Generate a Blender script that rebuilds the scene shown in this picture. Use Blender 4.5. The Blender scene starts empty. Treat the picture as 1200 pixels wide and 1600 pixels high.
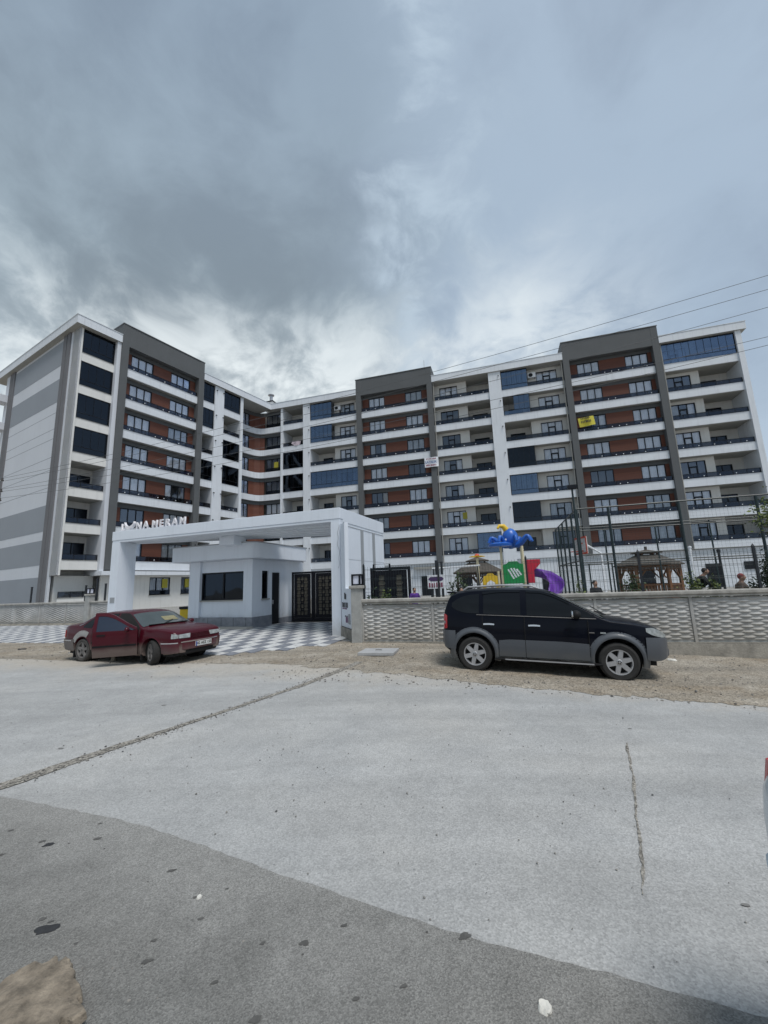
import bpy, bmesh, math, random
from mathutils import Matrix, Vector, noise
random.seed(7)
R_ = math.radians
sc = bpy.context.scene
EYE = 1.76
# ---------------------------------------------------------------- camera
cd = bpy.data.cameras.new('camera'); cam = bpy.data.objects.new('camera', cd); sc.collection.objects.link(cam)
cd.sensor_fit = 'AUTO'; cd.sensor_width = 36.0; cd.lens = 36.0*640/1600
cd.clip_start = 0.05; cd.clip_end = 3000
cam.matrix_world = Matrix.Translation((0, 0, EYE)) @ Matrix.Rotation(R_(100.0), 4, 'X') @ Matrix.Rotation(R_(-2.15), 4, 'Z')
sc.camera = cam
# ---------------------------------------------------------------- light and sky
SUN_EL, SUN_AZ = 63.0, 150.0          # azimuth from north(+y) clockwise
sd = bpy.data.lights.new('sun', 'SUN'); sun = bpy.data.objects.new('sun', sd); sc.collection.objects.link(sun)
sd.energy = 1.5; sd.angle = R_(22); sd.color = (1.0, 0.965, 0.92)
sun.rotation_euler = (R_(90-SUN_EL), 0, R_(180-SUN_AZ))
sun.location = (0, 0, 60)
sc.view_settings.view_transform = 'Standard'; sc.view_settings.look = 'None'
sc.view_settings.exposure = 0.70; sc.view_settings.gamma = 1.0; sc.view_settings.use_curve_mapping = False
world = bpy.data.worlds.new('World'); sc.world = world; world.use_nodes = True

class NT:
    """tiny node-tree helper"""
    def __init__(s, tree): s.t = tree; s.n = tree.nodes; s.l = tree.links
    def new(s, typ, **kw):
        nd = s.n.new(typ)
        for k, v in kw.items(): setattr(nd, k, v)
        return nd
    def put(s, sock, v):
        if hasattr(v, 'is_output') or hasattr(v, 'links'): s.l.new(v, sock)
        else: sock.default_value = v
    def math(s, op, a, b=None, c=None, clamp=False):
        nd = s.new('ShaderNodeMath', operation=op, use_clamp=clamp)
        s.put(nd.inputs[0], a)
        if b is not None: s.put(nd.inputs[1], b)
        if c is not None: s.put(nd.inputs[2], c)
        return nd.outputs[0]
    def vmath(s, op, a, b=None):
        nd = s.new('ShaderNodeVectorMath', operation=op); s.put(nd.inputs[0], a)
        if b is not None: s.put(nd.inputs[1], b)
        return nd.outputs['Value'] if op in ('DOT_PRODUCT', 'LENGTH', 'DISTANCE') else nd.outputs[0]
    def mix(s, f, a, b, blend='MIX'):
        nd = s.new('ShaderNodeMix', data_type='RGBA', blend_type=blend)
        s.put(nd.inputs[0], f); s.put(nd.inputs[6], a); s.put(nd.inputs[7], b)
        return nd.outputs[2]
    def rng(s, v, a, b, c=0.0, d=1.0, smooth=False):
        nd = s.new('ShaderNodeMapRange'); nd.interpolation_type = 'SMOOTHSTEP' if smooth else 'LINEAR'
        s.put(nd.inputs[0], v)
        for i, q in enumerate((a, b, c, d)): nd.inputs[i+1].default_value = q
        return nd.outputs[0]
    def noise(s, vec, scale, detail=4.0, rough=0.55, dist=0.0, dim='3D'):
        nd = s.new('ShaderNodeTexNoise', noise_dimensions=dim)
        if vec is not None: s.l.new(vec, nd.inputs['Vector'])
        nd.inputs['Scale'].default_value = scale; nd.inputs['Detail'].default_value = detail
        nd.inputs['Roughness'].default_value = rough; nd.inputs['Distortion'].default_value = dist
        return nd.outputs['Fac']
    def scl(s, vec, sx, sy, sz, off=(0, 0, 0)):
        nd = s.new('ShaderNodeMapping'); s.l.new(vec, nd.inputs[0])
        nd.inputs['Scale'].default_value = (sx, sy, sz); nd.inputs['Location'].default_value = off
        return nd.outputs[0]

def c4(c): return (c[0], c[1], c[2], 1.0)

def build_world():
    k = NT(world.node_tree); k.n.clear()
    out = k.new('ShaderNodeOutputWorld'); bg = k.new('ShaderNodeBackground'); k.l.new(bg.outputs[0], out.inputs[0])
    d = k.new('ShaderNodeTexCoord').outputs['Generated']
    sky = k.new('ShaderNodeTexSky', sky_type='NISHITA', sun_disc=False)
    sky.sun_elevation = R_(SUN_EL); sky.sun_rotation = R_(SUN_AZ); sky.dust_density = 2.0
    skyc = k.mix(1.0, sky.outputs[0], (0.10, 0.10, 0.10, 1), 'MULTIPLY')
    sep = k.new('ShaderNodeSeparateXYZ'); k.l.new(d, sep.inputs[0])
    x, y, z = sep.outputs
    dn = k.vmath('NORMALIZE', d)
    p = k.scl(dn, 1.0, 1.0, 1.5)
    wrp = k.new('ShaderNodeTexNoise'); k.l.new(p, wrp.inputs['Vector']); wrp.inputs['Scale'].default_value = 2.2; wrp.inputs['Detail'].default_value = 3.0
    off = k.vmath('MULTIPLY', k.vmath('SUBTRACT', wrp.outputs['Color'], (0.5, 0.5, 0.5)), (0.35, 0.35, 0.35))
    q = k.vmath('ADD', p, off)
    big = k.noise(k.scl(q, 1, 1, 1, (2.3, 0.4, 0)), 1.7, 2.0, 0.5)
    med = k.noise(k.scl(q, 1, 1, 1, (5.1, 1.7, 3)), 3.6, 7.0, 0.56)
    fin = k.noise(k.scl(q, 1, 1, 1, (0.7, 8.3, 1)), 9.0, 8.0, 0.6)
    dens = k.math('ADD', k.math('MULTIPLY', big, 0.42), k.math('MULTIPLY', med, 0.42))
    dens = k.math('ADD', dens, k.math('MULTIPLY', fin, 0.18))
    # heavy lumpy grey deck to the west (-x), thinner blue-grey veil to the east
    west = k.rng(k.math('ADD', x, k.math('MULTIPLY', k.math('SUBTRACT', med, 0.5), 0.55)), 0.26, -0.12, smooth=True)
    deck = k.mix(k.rng(dens, 0.40, 0.62, smooth=True), (0.222, 0.277, 0.322, 1), (0.145, 0.181, 0.214, 1))
    deck = k.mix(k.math('MULTIPLY', k.rng(z, 0.55, 0.95, smooth=True), 0.55), deck, (0.155, 0.205, 0.285, 1))
    veil = k.mix(k.rng(dens, 0.40, 0.66, smooth=True), (0.262, 0.325, 0.396, 1), (0.208, 0.258, 0.320, 1))
    veil = k.mix(0.10, veil, skyc)
    col = k.mix(west, veil, deck)
    # wispy bright seam between deck and veil
    seam = k.math('MULTIPLY', k.rng(k.math('ABSOLUTE', k.math('SUBTRACT', west, 0.42)), 0.42, 0.0, smooth=True), k.rng(fin, 0.38, 0.64, smooth=True))
    col = k.mix(k.math('MULTIPLY', seam, 0.55), col, (0.36, 0.435, 0.505, 1))
    # broken bright clouds low in the north west where the deck thins out
    lowb = k.rng(k.math('ADD', z, k.math('MULTIPLY', k.math('SUBTRACT', med, 0.5), 0.35)), 0.66, 0.40, smooth=True)
    dirb = k.rng(k.vmath('DOT_PRODUCT', dn, (-0.17, 0.88, 0.44)), 0.68, 0.93, smooth=True)
    gap = k.rng(k.math('ADD', k.math('MULTIPLY', med, 0.62), k.math('MULTIPLY', fin, 0.5)), 0.66, 0.49, smooth=True)
    br = k.math('MULTIPLY', k.math('MULTIPLY', lowb, dirb), k.rng(gap, 0, 1, 0.25, 1.0))
    col = k.mix(k.math('MULTIPLY', br, 1.0, clamp=True), col, (0.53, 0.57, 0.585, 1))
    # pale haze towards the horizon everywhere
    hz = k.rng(z, 0.42, 0.0, smooth=True)
    col = k.mix(k.math('MULTIPLY', hz, 0.55), col, (0.40, 0.46, 0.515, 1))
    k.l.new(col, bg.inputs[0]); bg.inputs[1].default_value = 1.0
build_world()

# ---------------------------------------------------------------- frames
A0 = 0.2789                                  # street, boundary wall and east wing run at this angle
def frame(o, ang):
    ex = Vector((math.cos(ang), -math.sin(ang), 0)); ey = Vector((math.sin(ang), math.cos(ang), 0))
    return Matrix(((ex.x, ey.x, 0, o[0]), (ex.y, ey.y, 0, o[1]), (0, 0, 1, o[2] if len(o) > 2 else 0), (0, 0, 0, 1)))
SITE = frame((0, 0, 0), A0)
AL, DL, DR = -1.03722, 38.331, 44.88
FR = SITE @ Matrix.Translation((0, DR, 0))
FL = frame((math.sin(AL)*DL, math.cos(AL)*DL, 0), AL)
I4 = Matrix.Identity(4)
def T(x, y, z): return Matrix.Translation((x, y, z))
def RZ(a): return Matrix.Rotation(a, 4, 'Z')
def uv(u, v, z=0): return SITE @ Vector((u, v, z))
def gz(x, y=0.0):
    x = max(0.0, min(x, 14.0)); return -0.042*(math.sqrt(x*x+1)-1)

# ---------------------------------------------------------------- object helpers
W = {}
def put(o, parent, M):
    if o.name not in sc.collection.objects: sc.collection.objects.link(o)
    if parent is not None:
        o.parent = parent; o.matrix_basis = W[parent].inverted() @ M
    else: o.matrix_basis = M
    W[o] = M
    return o
def tag(o, label=None, cat=None, group=None, kind=None):
    if label: o['label'] = label
    if cat: o['category'] = cat
    if group: o['group'] = group
    if kind: o['kind'] = kind
    return o
def thing(name, label, cat, M=I4, group=None):
    o = bpy.data.objects.new(name, None); o.empty_display_size = 0.3
    put(o, None, M); return tag(o, label, cat, group)
def from_mesh(name, me, parent, M): return put(bpy.data.objects.new(name, me), parent, M)
def copy_tree(o, M, parent=None, label=None, group=None):
    c = o.copy(); sc.collection.objects.link(c); c.parent = None
    put(c, parent, M)
    if label: c['label'] = label
    if group: c['group'] = group
    Wi = W[o].inverted()
    for ch in o.children: copy_tree(ch, M @ Wi @ W[ch], c)
    return c

class MB:
    def __init__(s): s.v = []; s.f = []; s.mi = []; s.cur = 0; s.M = None
    def add(s, vs, fs):
        b = len(s.v)
        if s.M is not None: vs = [s.M @ Vector(q) for q in vs]
        s.v += [tuple(q) for q in vs]; s.f += [tuple(b+i for i in f) for f in fs]; s.mi += [s.cur]*len(fs)
        return s
    def box(s, x0, x1, y0, y1, z0, z1):
        if x0 > x1: x0, x1 = x1, x0
        if y0 > y1: y0, y1 = y1, y0
        if z0 > z1: z0, z1 = z1, z0
        return s.add([(x0,y0,z0),(x1,y0,z0),(x1,y1,z0),(x0,y1,z0),(x0,y0,z1),(x1,y0,z1),(x1,y1,z1),(x0,y1,z1)],
                     [(0,3,2,1),(4,5,6,7),(0,1,5,4),(1,2,6,5),(2,3,7,6),(3,0,4,7)])
    def prism(s, poly, z0, z1):
        n = len(poly)
        vs = [(p[0], p[1], z0) for p in poly]+[(p[0], p[1], z1) for p in poly]
        fs = [tuple(range(n-1, -1, -1)), tuple(range(n, 2*n))]+[(i, (i+1) % n, n+(i+1) % n, n+i) for i in range(n)]
        return s.add(vs, fs)
    def prism_xz(s, poly, y0, y1):
        n = len(poly)
        vs = [(p[0], y0, p[1]) for p in poly]+[(p[0], y1, p[1]) for p in poly]
        fs = [tuple(range(n)), tuple(range(2*n-1, n-1, -1))]+[(i, n+i, n+(i+1) % n, (i+1) % n) for i in range(n)]
        return s.add(vs, fs)
    def tube(s, pts, r, n=8, closed=False, cap=True):
        pts = [Vector(p) for p in pts]; m = len(pts); rr = r if isinstance(r, (list, tuple)) else [r]*m
        vs = []; up0 = None
        for i, p in enumerate(pts):
            if closed: d = pts[(i+1) % m]-pts[i-1]
            else: d = pts[min(i+1, m-1)]-pts[max(i-1, 0)]
            d = d.normalized() if d.length > 1e-9 else Vector((0, 0, 1))
            if up0 is None: up0 = Vector((0, 0, 1)) if abs(d.z) < 0.9 else Vector((1, 0, 0))
            a = d.cross(up0)
            if a.length < 1e-6: up0 = Vector((1, 0, 0)); a = d.cross(up0)
            a.normalize(); b = a.cross(d).normalized(); up0 = b
            for j in range(n):
                t = 2*math.pi*j/n; vs.append(p+a*(rr[i]*math.cos(t))+b*(rr[i]*math.sin(t)))
        fs = []
        for i in range(m if closed else m-1):
            q = (i+1) % m
            for j in range(n): fs.append((i*n+j, i*n+(j+1) % n, q*n+(j+1) % n, q*n+j))
        if cap and not closed: fs += [tuple(range(n-1, -1, -1)), tuple((m-1)*n+j for j in range(n))]
        return s.add(vs, fs)
    def lathe(s, prof, n=24, ax='z'):
        vs = []; fs = []; m = len(prof)
        for r, h in prof:
            for j in range(n):
                t = 2*math.pi*j/n; a, b = r*math.cos(t), r*math.sin(t)
                vs.append((a, b, h) if ax == 'z' else ((a, h, b) if ax == 'y' else (h, a, b)))
        for i in range(m-1):
            for j in range(n): fs.append((i*n+j, i*n+(j+1) % n, (i+1)*n+(j+1) % n, (i+1)*n+j))
        return s.add(vs, fs)
    def grid(s, fn, nu, nv):
        vs = [fn(i/nu, j/nv) for i in range(nu+1) for j in range(nv+1)]
        fs = [(i*(nv+1)+j, (i+1)*(nv+1)+j, (i+1)*(nv+1)+j+1, i*(nv+1)+j+1) for i in range(nu) for j in range(nv)]
        return s.add(vs, fs)
    def ball(s, c, rx, ry, rz, n=12, m=8):
        return s.grid(lambda a, b: (c[0]+rx*math.cos(2*math.pi*a)*math.sin(math.pi*b), c[1]+ry*math.sin(2*math.pi*a)*math.sin(math.pi*b), c[2]+rz*math.cos(math.pi*b)), n, m)
    def mesh(s, name, mats, smooth=None, fix=False):
        me = bpy.data.meshes.new(name); me.from_pydata(s.v, [], s.f)
        for m in (mats if isinstance(mats, (list, tuple)) else [mats]): me.materials.append(m)
        if any(s.mi): me.polygons.foreach_set('material_index', s.mi)
        if fix or smooth is not None:
            bm = bmesh.new(); bm.from_mesh(me)
            if fix:
                bmesh.ops.remove_doubles(bm, verts=bm.verts, dist=1e-4)
                bmesh.ops.recalc_face_normals(bm, faces=bm.faces)
            if smooth is not None:
                for f in bm.faces: f.smooth = True
                for e in bm.edges:
                    if len(e.link_faces) == 2 and e.calc_face_angle(0) > R_(smooth): e.smooth = False
            bm.to_mesh(me); bm.free()
        me.update(); return me
    def build(s, name, mats, parent=None, M=I4, smooth=None, bevel=0, fix=False):
        o = from_mesh(name, s.mesh(name, mats, smooth, fix), parent, M)
        if bevel: add_bevel(o, bevel)
        return o
def add_bevel(o, w, seg=2):
    b = o.modifiers.new('bevel', 'BEVEL'); b.width = w; b.segments = seg; b.limit_method = 'ANGLE'; b.angle_limit = R_(40); b.use_clamp_overlap = True
    return o
def B(*a): return MB().box(*a)
def text_mesh(name, txt, size, depth, mat, shear=0.0, bevel=0.0):
    cu = bpy.data.curves.new('t', 'FONT'); cu.body = txt; cu.size = size; cu.extrude = depth; cu.align_x = 'LEFT'; cu.bevel_depth = bevel
    cu.offset = size*0.012
    ob = bpy.data.objects.new('t', cu); sc.collection.objects.link(ob)
    bpy.context.view_layer.update()
    me = bpy.data.meshes.new_from_object(ob.evaluated_get(bpy.context.evaluated_depsgraph_get()))
    bpy.data.objects.remove(ob); bpy.data.curves.remove(cu); me.name = name; me.materials.clear(); me.materials.append(mat)
    return me
def shape2d(name, outer, holes, depth, mat):
    cu = bpy.data.curves.new('s', 'CURVE'); cu.dimensions = '2D'; cu.fill_mode = 'BOTH'; cu.extrude = depth
    for poly in [outer]+holes:
        sp = cu.splines.new('POLY'); sp.points.add(len(poly)-1); sp.use_cyclic_u = True
        for i, p in enumerate(poly): sp.points[i].co = (p[0], p[1], 0, 1)
    ob = bpy.data.objects.new('s', cu); sc.collection.objects.link(ob); bpy.context.view_layer.update()
    me = bpy.data.meshes.new_from_object(ob.evaluated_get(bpy.context.evaluated_depsgraph_get()))
    bpy.data.objects.remove(ob); bpy.data.curves.remove(cu); me.name = name; me.materials.clear(); me.materials.append(mat)
    return me
UPXZ = Matrix(((1, 0, 0, 0), (0, 0, -1, 0), (0, 1, 0, 0), (0, 0, 0, 1)))   # lay an XY shape upright into XZ, facing -y

# ---------------------------------------------------------------- materials
MATS = {}
def mat(name, col, rough=0.7, var=0.12, vscale=1.5, bump=0.0, bscale=60.0, metal=0.0, spec=0.5, col2=None, fine=0.0, streak=0.0, coat=0.0, splash=0.0):
    if name in MATS: return MATS[name]
    m = bpy.data.materials.new(name); m.use_nodes = True; k = NT(m.node_tree)
    bs = k.n['Principled BSDF']; bs.inputs['Roughness'].default_value = rough; bs.inputs['Metallic'].default_value = metal
    bs.inputs['Specular IOR Level'].default_value = spec; bs.inputs['Coat Weight'].default_value = coat; bs.inputs['Coat Roughness'].default_value = 0.05
    pos = k.new('ShaderNodeNewGeometry').outputs['Position']
    col2 = col2 or tuple(c*(1-var*2) for c in col)
    f = k.rng(k.noise(pos, vscale, 5, 0.6), 0.3, 0.7)
    c = k.mix(f, c4(col), c4(col2))
    if fine:
        ff = k.rng(k.noise(pos, bscale*0.7, 3, 0.7), 0.25, 0.75, 1-fine, 1+fine)
        g = k.new('ShaderNodeCombineColor')
        for i in range(3): k.l.new(ff, g.inputs[i])
        c = k.mix(1.0, c, g.outputs[0], 'MULTIPLY')
    if streak:
        st = k.noise(k.scl(pos, 5, 5, 0.35), 1.0, 4, 0.6)
        c = k.mix(k.math('MULTIPLY', k.rng(st, 0.52, 0.75), streak), c, c4(tuple(q*0.45 for q in col)))
    if splash:                                        # rain splash and grime creeping up from the ground
        sp_z = k.new('ShaderNodeSeparateXYZ'); k.l.new(pos, sp_z.inputs[0])
        hgt = k.math('ADD', sp_z.outputs[2], k.math('MULTIPLY', k.math('SUBTRACT', k.noise(pos, 3.5, 5, 0.65), 0.5), 0.9))
        c = k.mix(k.math('MULTIPLY', k.rng(hgt, 0.75, 0.05, smooth=True), splash), c, (0.33, 0.30, 0.25, 1))
    k.l.new(c, bs.inputs['Base Color'])
    if bump:
        bn = k.new('ShaderNodeBump'); bn.inputs['Strength'].default_value = bump; bn.inputs['Distance'].default_value = 0.02
        k.l.new(k.noise(pos, bscale, 4, 0.65), bn.inputs['Height']); k.l.new(bn.outputs[0], bs.inputs['Normal'])
    MATS[name] = m; return m
def glass(name, tint, refl, lo=0.10, hi=0.75, rough=0.02, see=0.9):
    """window glass: see-through body with a mirror coat that grows at grazing angles"""
    m = bpy.data.materials.new(name); m.use_nodes = True; k = NT(m.node_tree); k.n.clear()
    out = k.new('ShaderNodeOutputMaterial'); tr = k.new('ShaderNodeBsdfTransparent'); gl = k.new('ShaderNodeBsdfGlossy')
    tr.inputs[0].default_value = c4(tint); gl.inputs[0].default_value = c4(refl); gl.inputs['Roughness'].default_value = rough
    pos = k.new('ShaderNodeNewGeometry').outputs['Position']
    bn = k.new('ShaderNodeBump'); bn.inputs['Strength'].default_value = 0.05; bn.inputs['Distance'].default_value = 0.3
    k.l.new(k.noise(pos, 0.7, 1, 0.5), bn.inputs['Height']); k.l.new(bn.outputs[0], gl.inputs['Normal'])
    lw = k.new('ShaderNodeLayerWeight'); lw.inputs[0].default_value = 0.35
    fac = k.rng(lw.outputs['Fresnel'], 0.0, 1.0, lo, hi)
    mx = k.new('ShaderNodeMixShader'); k.l.new(fac, mx.inputs[0]); k.l.new(tr.outputs[0], mx.inputs[1]); k.l.new(gl.outputs[0], mx.inputs[2])
    k.l.new(mx.outputs[0], out.inputs[0]); MATS[name] = m; return m
def ground_mat(name, c1, c2, c3, speck=0.35, sscale=90, rough=0.9, bump=0.5, bs_=70, stripe=0.0, blotch=1.2, edge=None):
    m = bpy.data.materials.new(name); m.use_nodes = True; k = NT(m.node_tree); b = k.n['Principled BSDF']
    b.inputs['Roughness'].default_value = rough; b.inputs['Specular IOR Level'].default_value = 0.25
    pos = k.new('ShaderNodeNewGeometry').outputs['Position']
    c = k.mix(k.rng(k.noise(pos, blotch, 6, 0.62, 0.4), 0.33, 0.68), c4(c1), c4(c2))
    c = k.mix(k.rng(k.noise(pos, 0.22, 4, 0.6, 0.3), 0.45, 0.75, 0, 0.7), c, c4(c3))
    if stripe:                                        # tyre-polished and dusty bands along the street
        rot = k.new('ShaderNodeMapping'); k.l.new(pos, rot.inputs[0]); rot.inputs['Rotation'].default_value = (0, 0, A0); rot.inputs['Scale'].default_value = (0.07, 1.0, 1)
        c = k.mix(k.math('MULTIPLY', k.rng(k.noise(rot.outputs[0], 1.0, 5, 0.6), 0.42, 0.64), stripe), c, c4(tuple(q*0.62 for q in c1)))
    if edge:                                          # dust and soil carried over from the neighbouring surface
        sx = k.new('ShaderNodeSeparateXYZ'); k.l.new(pos, sx.inputs[0])
        vv_ = k.math('ADD', k.math('MULTIPLY', sx.outputs[0], math.sin(A0)), k.math('MULTIPLY', sx.outputs[1], math.cos(A0)))
        ev = k.math('ADD', vv_, k.math('MULTIPLY', k.math('SUBTRACT', k.noise(pos, 0.9, 6, 0.65, 0.5), 0.5), edge[2]))
        c = k.mix(k.math('MULTIPLY', k.rng(ev, edge[0], edge[1], smooth=True), edge[3]), c, c4(edge[4]))
    vo = k.new('ShaderNodeTexVoronoi'); k.l.new(pos, vo.inputs['Vector']); vo.inputs['Scale'].default_value = sscale
    sv = k.new('ShaderNodeSeparateColor'); k.l.new(vo.outputs['Color'], sv.inputs[0])
    lum = k.rng(sv.outputs[0], 0, 1, 1-speck, 1+speck)
    n2 = k.math('MULTIPLY', k.rng(k.noise(pos, sscale*0.9, 3, 0.7), 0.25, 0.75, 1-speck*0.9, 1+speck*0.9), k.rng(k.noise(pos, 7.0, 5, 0.65, 0.6), 0.3, 0.7, 1-speck*0.45, 1+speck*0.35))
    g = k.new('ShaderNodeCombineColor'); mm = k.math('MULTIPLY', lum, n2)
    for i in range(3): k.l.new(mm, g.inputs[i])
    c = k.mix(1.0, c, g.outputs[0], 'MULTIPLY')
    k.l.new(c, b.inputs['Base Color'])
    bn = k.new('ShaderNodeBump'); bn.inputs['Strength'].default_value = bump; bn.inputs['Distance'].default_value = 0.015
    h = k.math('ADD', k.noise(pos, bs_, 4, 0.7), k.math('MULTIPLY', vo.outputs['Distance'], 0.5))
    k.l.new(h, bn.inputs['Height']); k.l.new(bn.outputs[0], b.inputs['Normal'])
    MATS[name] = m; return m
m_road = ground_mat('dusty_asphalt', (0.43, 0.432, 0.425), (0.35, 0.353, 0.35), (0.46, 0.445, 0.415), 0.17, 95, stripe=0.5, bump=.35, edge=(6.9, 8.9, 3.2, .75, (.45, .41, .35)))
m_dark = ground_mat('dark_asphalt', (0.172, 0.170, 0.160), (0.215, 0.212, 0.200), (0.265, 0.250, 0.225), 0.26, 150, blotch=0.9, edge=(1.5, 3.0, 2.4, .75, (.31, .305, .29)))
m_dirt = ground_mat('dirt', (0.40, 0.36, 0.30), (0.25, 0.205, 0.15), (0.45, 0.42, 0.37), 0.36, 45, bump=1.0, bs_=30, blotch=1.3, stripe=0.8)
m_trench = ground_mat('trench_fill', (0.25, 0.235, 0.21), (0.33, 0.31, 0.27), (0.19, 0.175, 0.155), 0.5, 40, bump=1.0, bs_=35)
m_oil = mat('oil', (0.035, 0.035, 0.037), 0.55, 0.2, 20)
m_yard = ground_mat('yard', (0.33, 0.33, 0.32), (0.29, 0.285, 0.27), (0.3, 0.3, 0.28))
m_white = mat('white_render', (0.70, 0.735, 0.78), 0.85, 0.04, 0.5, bump=0.12, bscale=120, streak=0.24)
m_warmwhite = mat('warm_white_render', (0.74, 0.735, 0.71), 0.85, 0.045, 0.6, bump=0.12, bscale=120, streak=0.2)
m_grey = mat('grey_render', (0.105, 0.112, 0.117), 0.85, 0.05, 0.6, bump=0.15, bscale=110, streak=0.12)
m_gable_grey = mat('gable_grey', (0.30, 0.325, 0.36), 0.85, 0.03, 0.4, bump=0.1, bscale=100)
m_gable_white = mat('gable_white', (0.63, 0.655, 0.70), 0.85, 0.025, 0.4, bump=0.1, bscale=100, streak=0.08)
m_strip = mat('strip_grey', (0.165, 0.165, 0.175), 0.8, 0.06, 0.8)
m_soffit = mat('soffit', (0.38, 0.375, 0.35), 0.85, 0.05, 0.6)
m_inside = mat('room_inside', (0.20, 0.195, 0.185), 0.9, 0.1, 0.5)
m_frame = mat('window_frame', (0.014, 0.016, 0.021), 0.45, 0.05, 3, spec=.2)
m_rail = mat('railing_metal', (0.014, 0.015, 0.018), 0.45, 0.05, 3, spec=.2)
m_curtain = mat('curtain', (0.93, 0.93, 0.93), 0.95, 0.10, 2.2)
m_curtain2 = mat('net_curtain', (0.52, 0.53, 0.52), 0.95, 0.15, 2.2)
m_curtain3 = mat('warm_curtain', (0.55, 0.48, 0.36), 0.95, 0.15, 2.2)
m_knob = mat('white_knob', (0.85, 0.87, 0.9), 0.3, 0.0)
g_win = glass('window_glass', (0.98, 0.98, 0.98), (0.66, 0.79, 1.0), 0.055, 0.7)
g_bal = glass('balcony_glass', (0.60, 0.66, 0.72), (0.50, 0.68, 1.0), 0.12, 0.8)
g_dark = glass('dark_balcony_glass', (0.16, 0.18, 0.21), (0.36, 0.44, 0.56), 0.06, 0.55)
g_rail = glass('railing_glass', (0.34, 0.35, 0.37), (0.5, 0.62, 0.85), 0.035, 0.5)
def siding_mat():
    m = bpy.data.materials.new('brown_siding'); m.use_nodes = True; k = NT(m.node_tree); b = k.n['Principled BSDF']
    b.inputs['Roughness'].default_value = 0.6
    pos = k.new('ShaderNodeNewGeometry').outputs['Position']
    sp = k.new('ShaderNodeSeparateXYZ'); k.l.new(pos, sp.inputs[0])
    z = k.math('MULTIPLY', sp.outputs[2], 1/0.19); fr = k.math('FRACT', z); fl = k.math('FLOOR', z)
    wn = k.new('ShaderNodeTexWhiteNoise', noise_dimensions='1D'); k.l.new(fl, wn.inputs['W'])
    g = k.noise(k.scl(pos, 0.8, 0.8, 22), 1.6, 5, 0.6, 0.5)
    c = k.mix(k.rng(g, 0.3, 0.7), (0.150, 0.045, 0.025, 1), (0.085, 0.029, 0.018, 1))
    c = k.mix(k.math('MULTIPLY', wn.outputs[0], 0.35), c, (0.19, 0.066, 0.034, 1))
    gro = k.rng(k.math('ABSOLUTE', k.math('SUBTRACT', fr, 0.5)), 0.44, 0.49)
    c = k.mix(k.math('MULTIPLY', gro, 0.75), c, (0.02, 0.01, 0.007, 1)); k.l.new(c, b.inputs['Base Color'])
    bn = k.new('ShaderNodeBump'); bn.invert = True; bn.inputs['Strength'].default_value = 0.8; bn.inputs['Distance'].default_value = 0.01
    k.l.new(gro, bn.inputs['Height']); k.l.new(bn.outputs[0], b.inputs['Normal'])
    return m
m_brown = siding_mat()

# ================================================================ GROUND
def jit(u, v, amp, sc_=1.0): return amp*(noise.noise(Vector((u*sc_, v*sc_, 3.1)))+0.5*noise.noise(Vector((u*sc_*3.3, v*sc_*3.3, 7.7)))+0.25*noise.noise(Vector((u*sc_*9, v*sc_*9, 1.7))))
def sheet(name, us, vs, dz, m, ulow=None, uhigh=None, vlow=None, vhigh=None, rough=0.0):
    """ground sheet in street axes; vlow/vhigh(u) bend the two long edges"""
    mb = MB(); nu, nv = len(us)-1, len(vs)-1; pts = []
    for u in us:
        a = vlow(u) if vlow else vs[0]; b = vhigh(u) if vhigh else vs[-1]
        for v in vs:
            t = (v-vs[0])/(vs[-1]-vs[0]); vv = a+(b-a)*t
            p = uv(u, vv); h = gz(p.x, p.y)+dz
            if rough: h += rough*min(1, 5*t*(1-t))*(noise.noise(Vector((p.x*1.7, p.y*1.7, 0)))*0.7+noise.noise(Vector((p.x*5, p.y*5, 4)))*0.3)
            pts.append((p.x, p.y, h))
    fs = [(i*(nv+1)+j, (i+1)*(nv+1)+j, (i+1)*(nv+1)+j+1, i*(nv+1)+j+1) for i in range(nu) for j in range(nv)]
    mb.add(pts, fs)
    o = mb.build(name, m, smooth=60); tag(o, kind='structure'); return o
def sig(t): return 1/(1+math.exp(max(-60, min(60, t))))
def lin(a, b, n): return [a+(b-a)*i/n for i in range(n+1)]
far = [-900, -300, -120, -60]
tu = far+lin(-40, 40, 40)+[60, 120, 300, 900]
ground = sheet('ground', tu, [-900, -300, -100, -40]+lin(-20, 12.6, 24)+[20, 30, 45, 80, 150, 400, 900], -0.035, m_dirt)
road = sheet('road', far+lin(-40, 40, 160)+[60, 120, 300, 900], lin(-6, 9, 60), 0.0, m_road,
             vhigh=lambda u: 8.2+0.85*sig((u+3.2)*1.6)-0.35*sig(-(u+0.5)*2)+jit(u, 2, 0.16, 0.9))
asph = sheet('dark_asphalt', [-60, -30, -15]+lin(-9, 9, 240)+[15, 30, 60], lin(-5, 2.4, 30), 0.006, m_dark,
             vhigh=lambda u: 2.32+0.62*sig((u+1.7)*1.3)+jit(u, 5, 0.012, 1.2)+jit(u, 5, 0.014, 9)+jit(u, 8, .008, 31))
vergeR = sheet('dirt_verge', lin(-4.6, 14, 620)+[24], lin(7.4, 12.75, 40), 0.005, m_dirt,
               vlow=lambda u: 8.05+0.75*sig((u+2.9)*1.8)-0.45*sig(-(u+0.5)*2)+jit(u, 9, 0.20, 0.8)+jit(u, 1, 0.10, 4)+jit(u, 7, .05, 17), rough=0.035)
vergeL = sheet('dirt_verge', lin(-34, -4.58, 620), lin(8.8, 12.75, 30), 0.005, m_dirt,
               vlow=lambda u: 8.93+jit(u, 19, 0.25, 0.5)+jit(u, 1, 0.10, 4)+jit(u, 7, .05, 17), rough=0.02)
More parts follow.
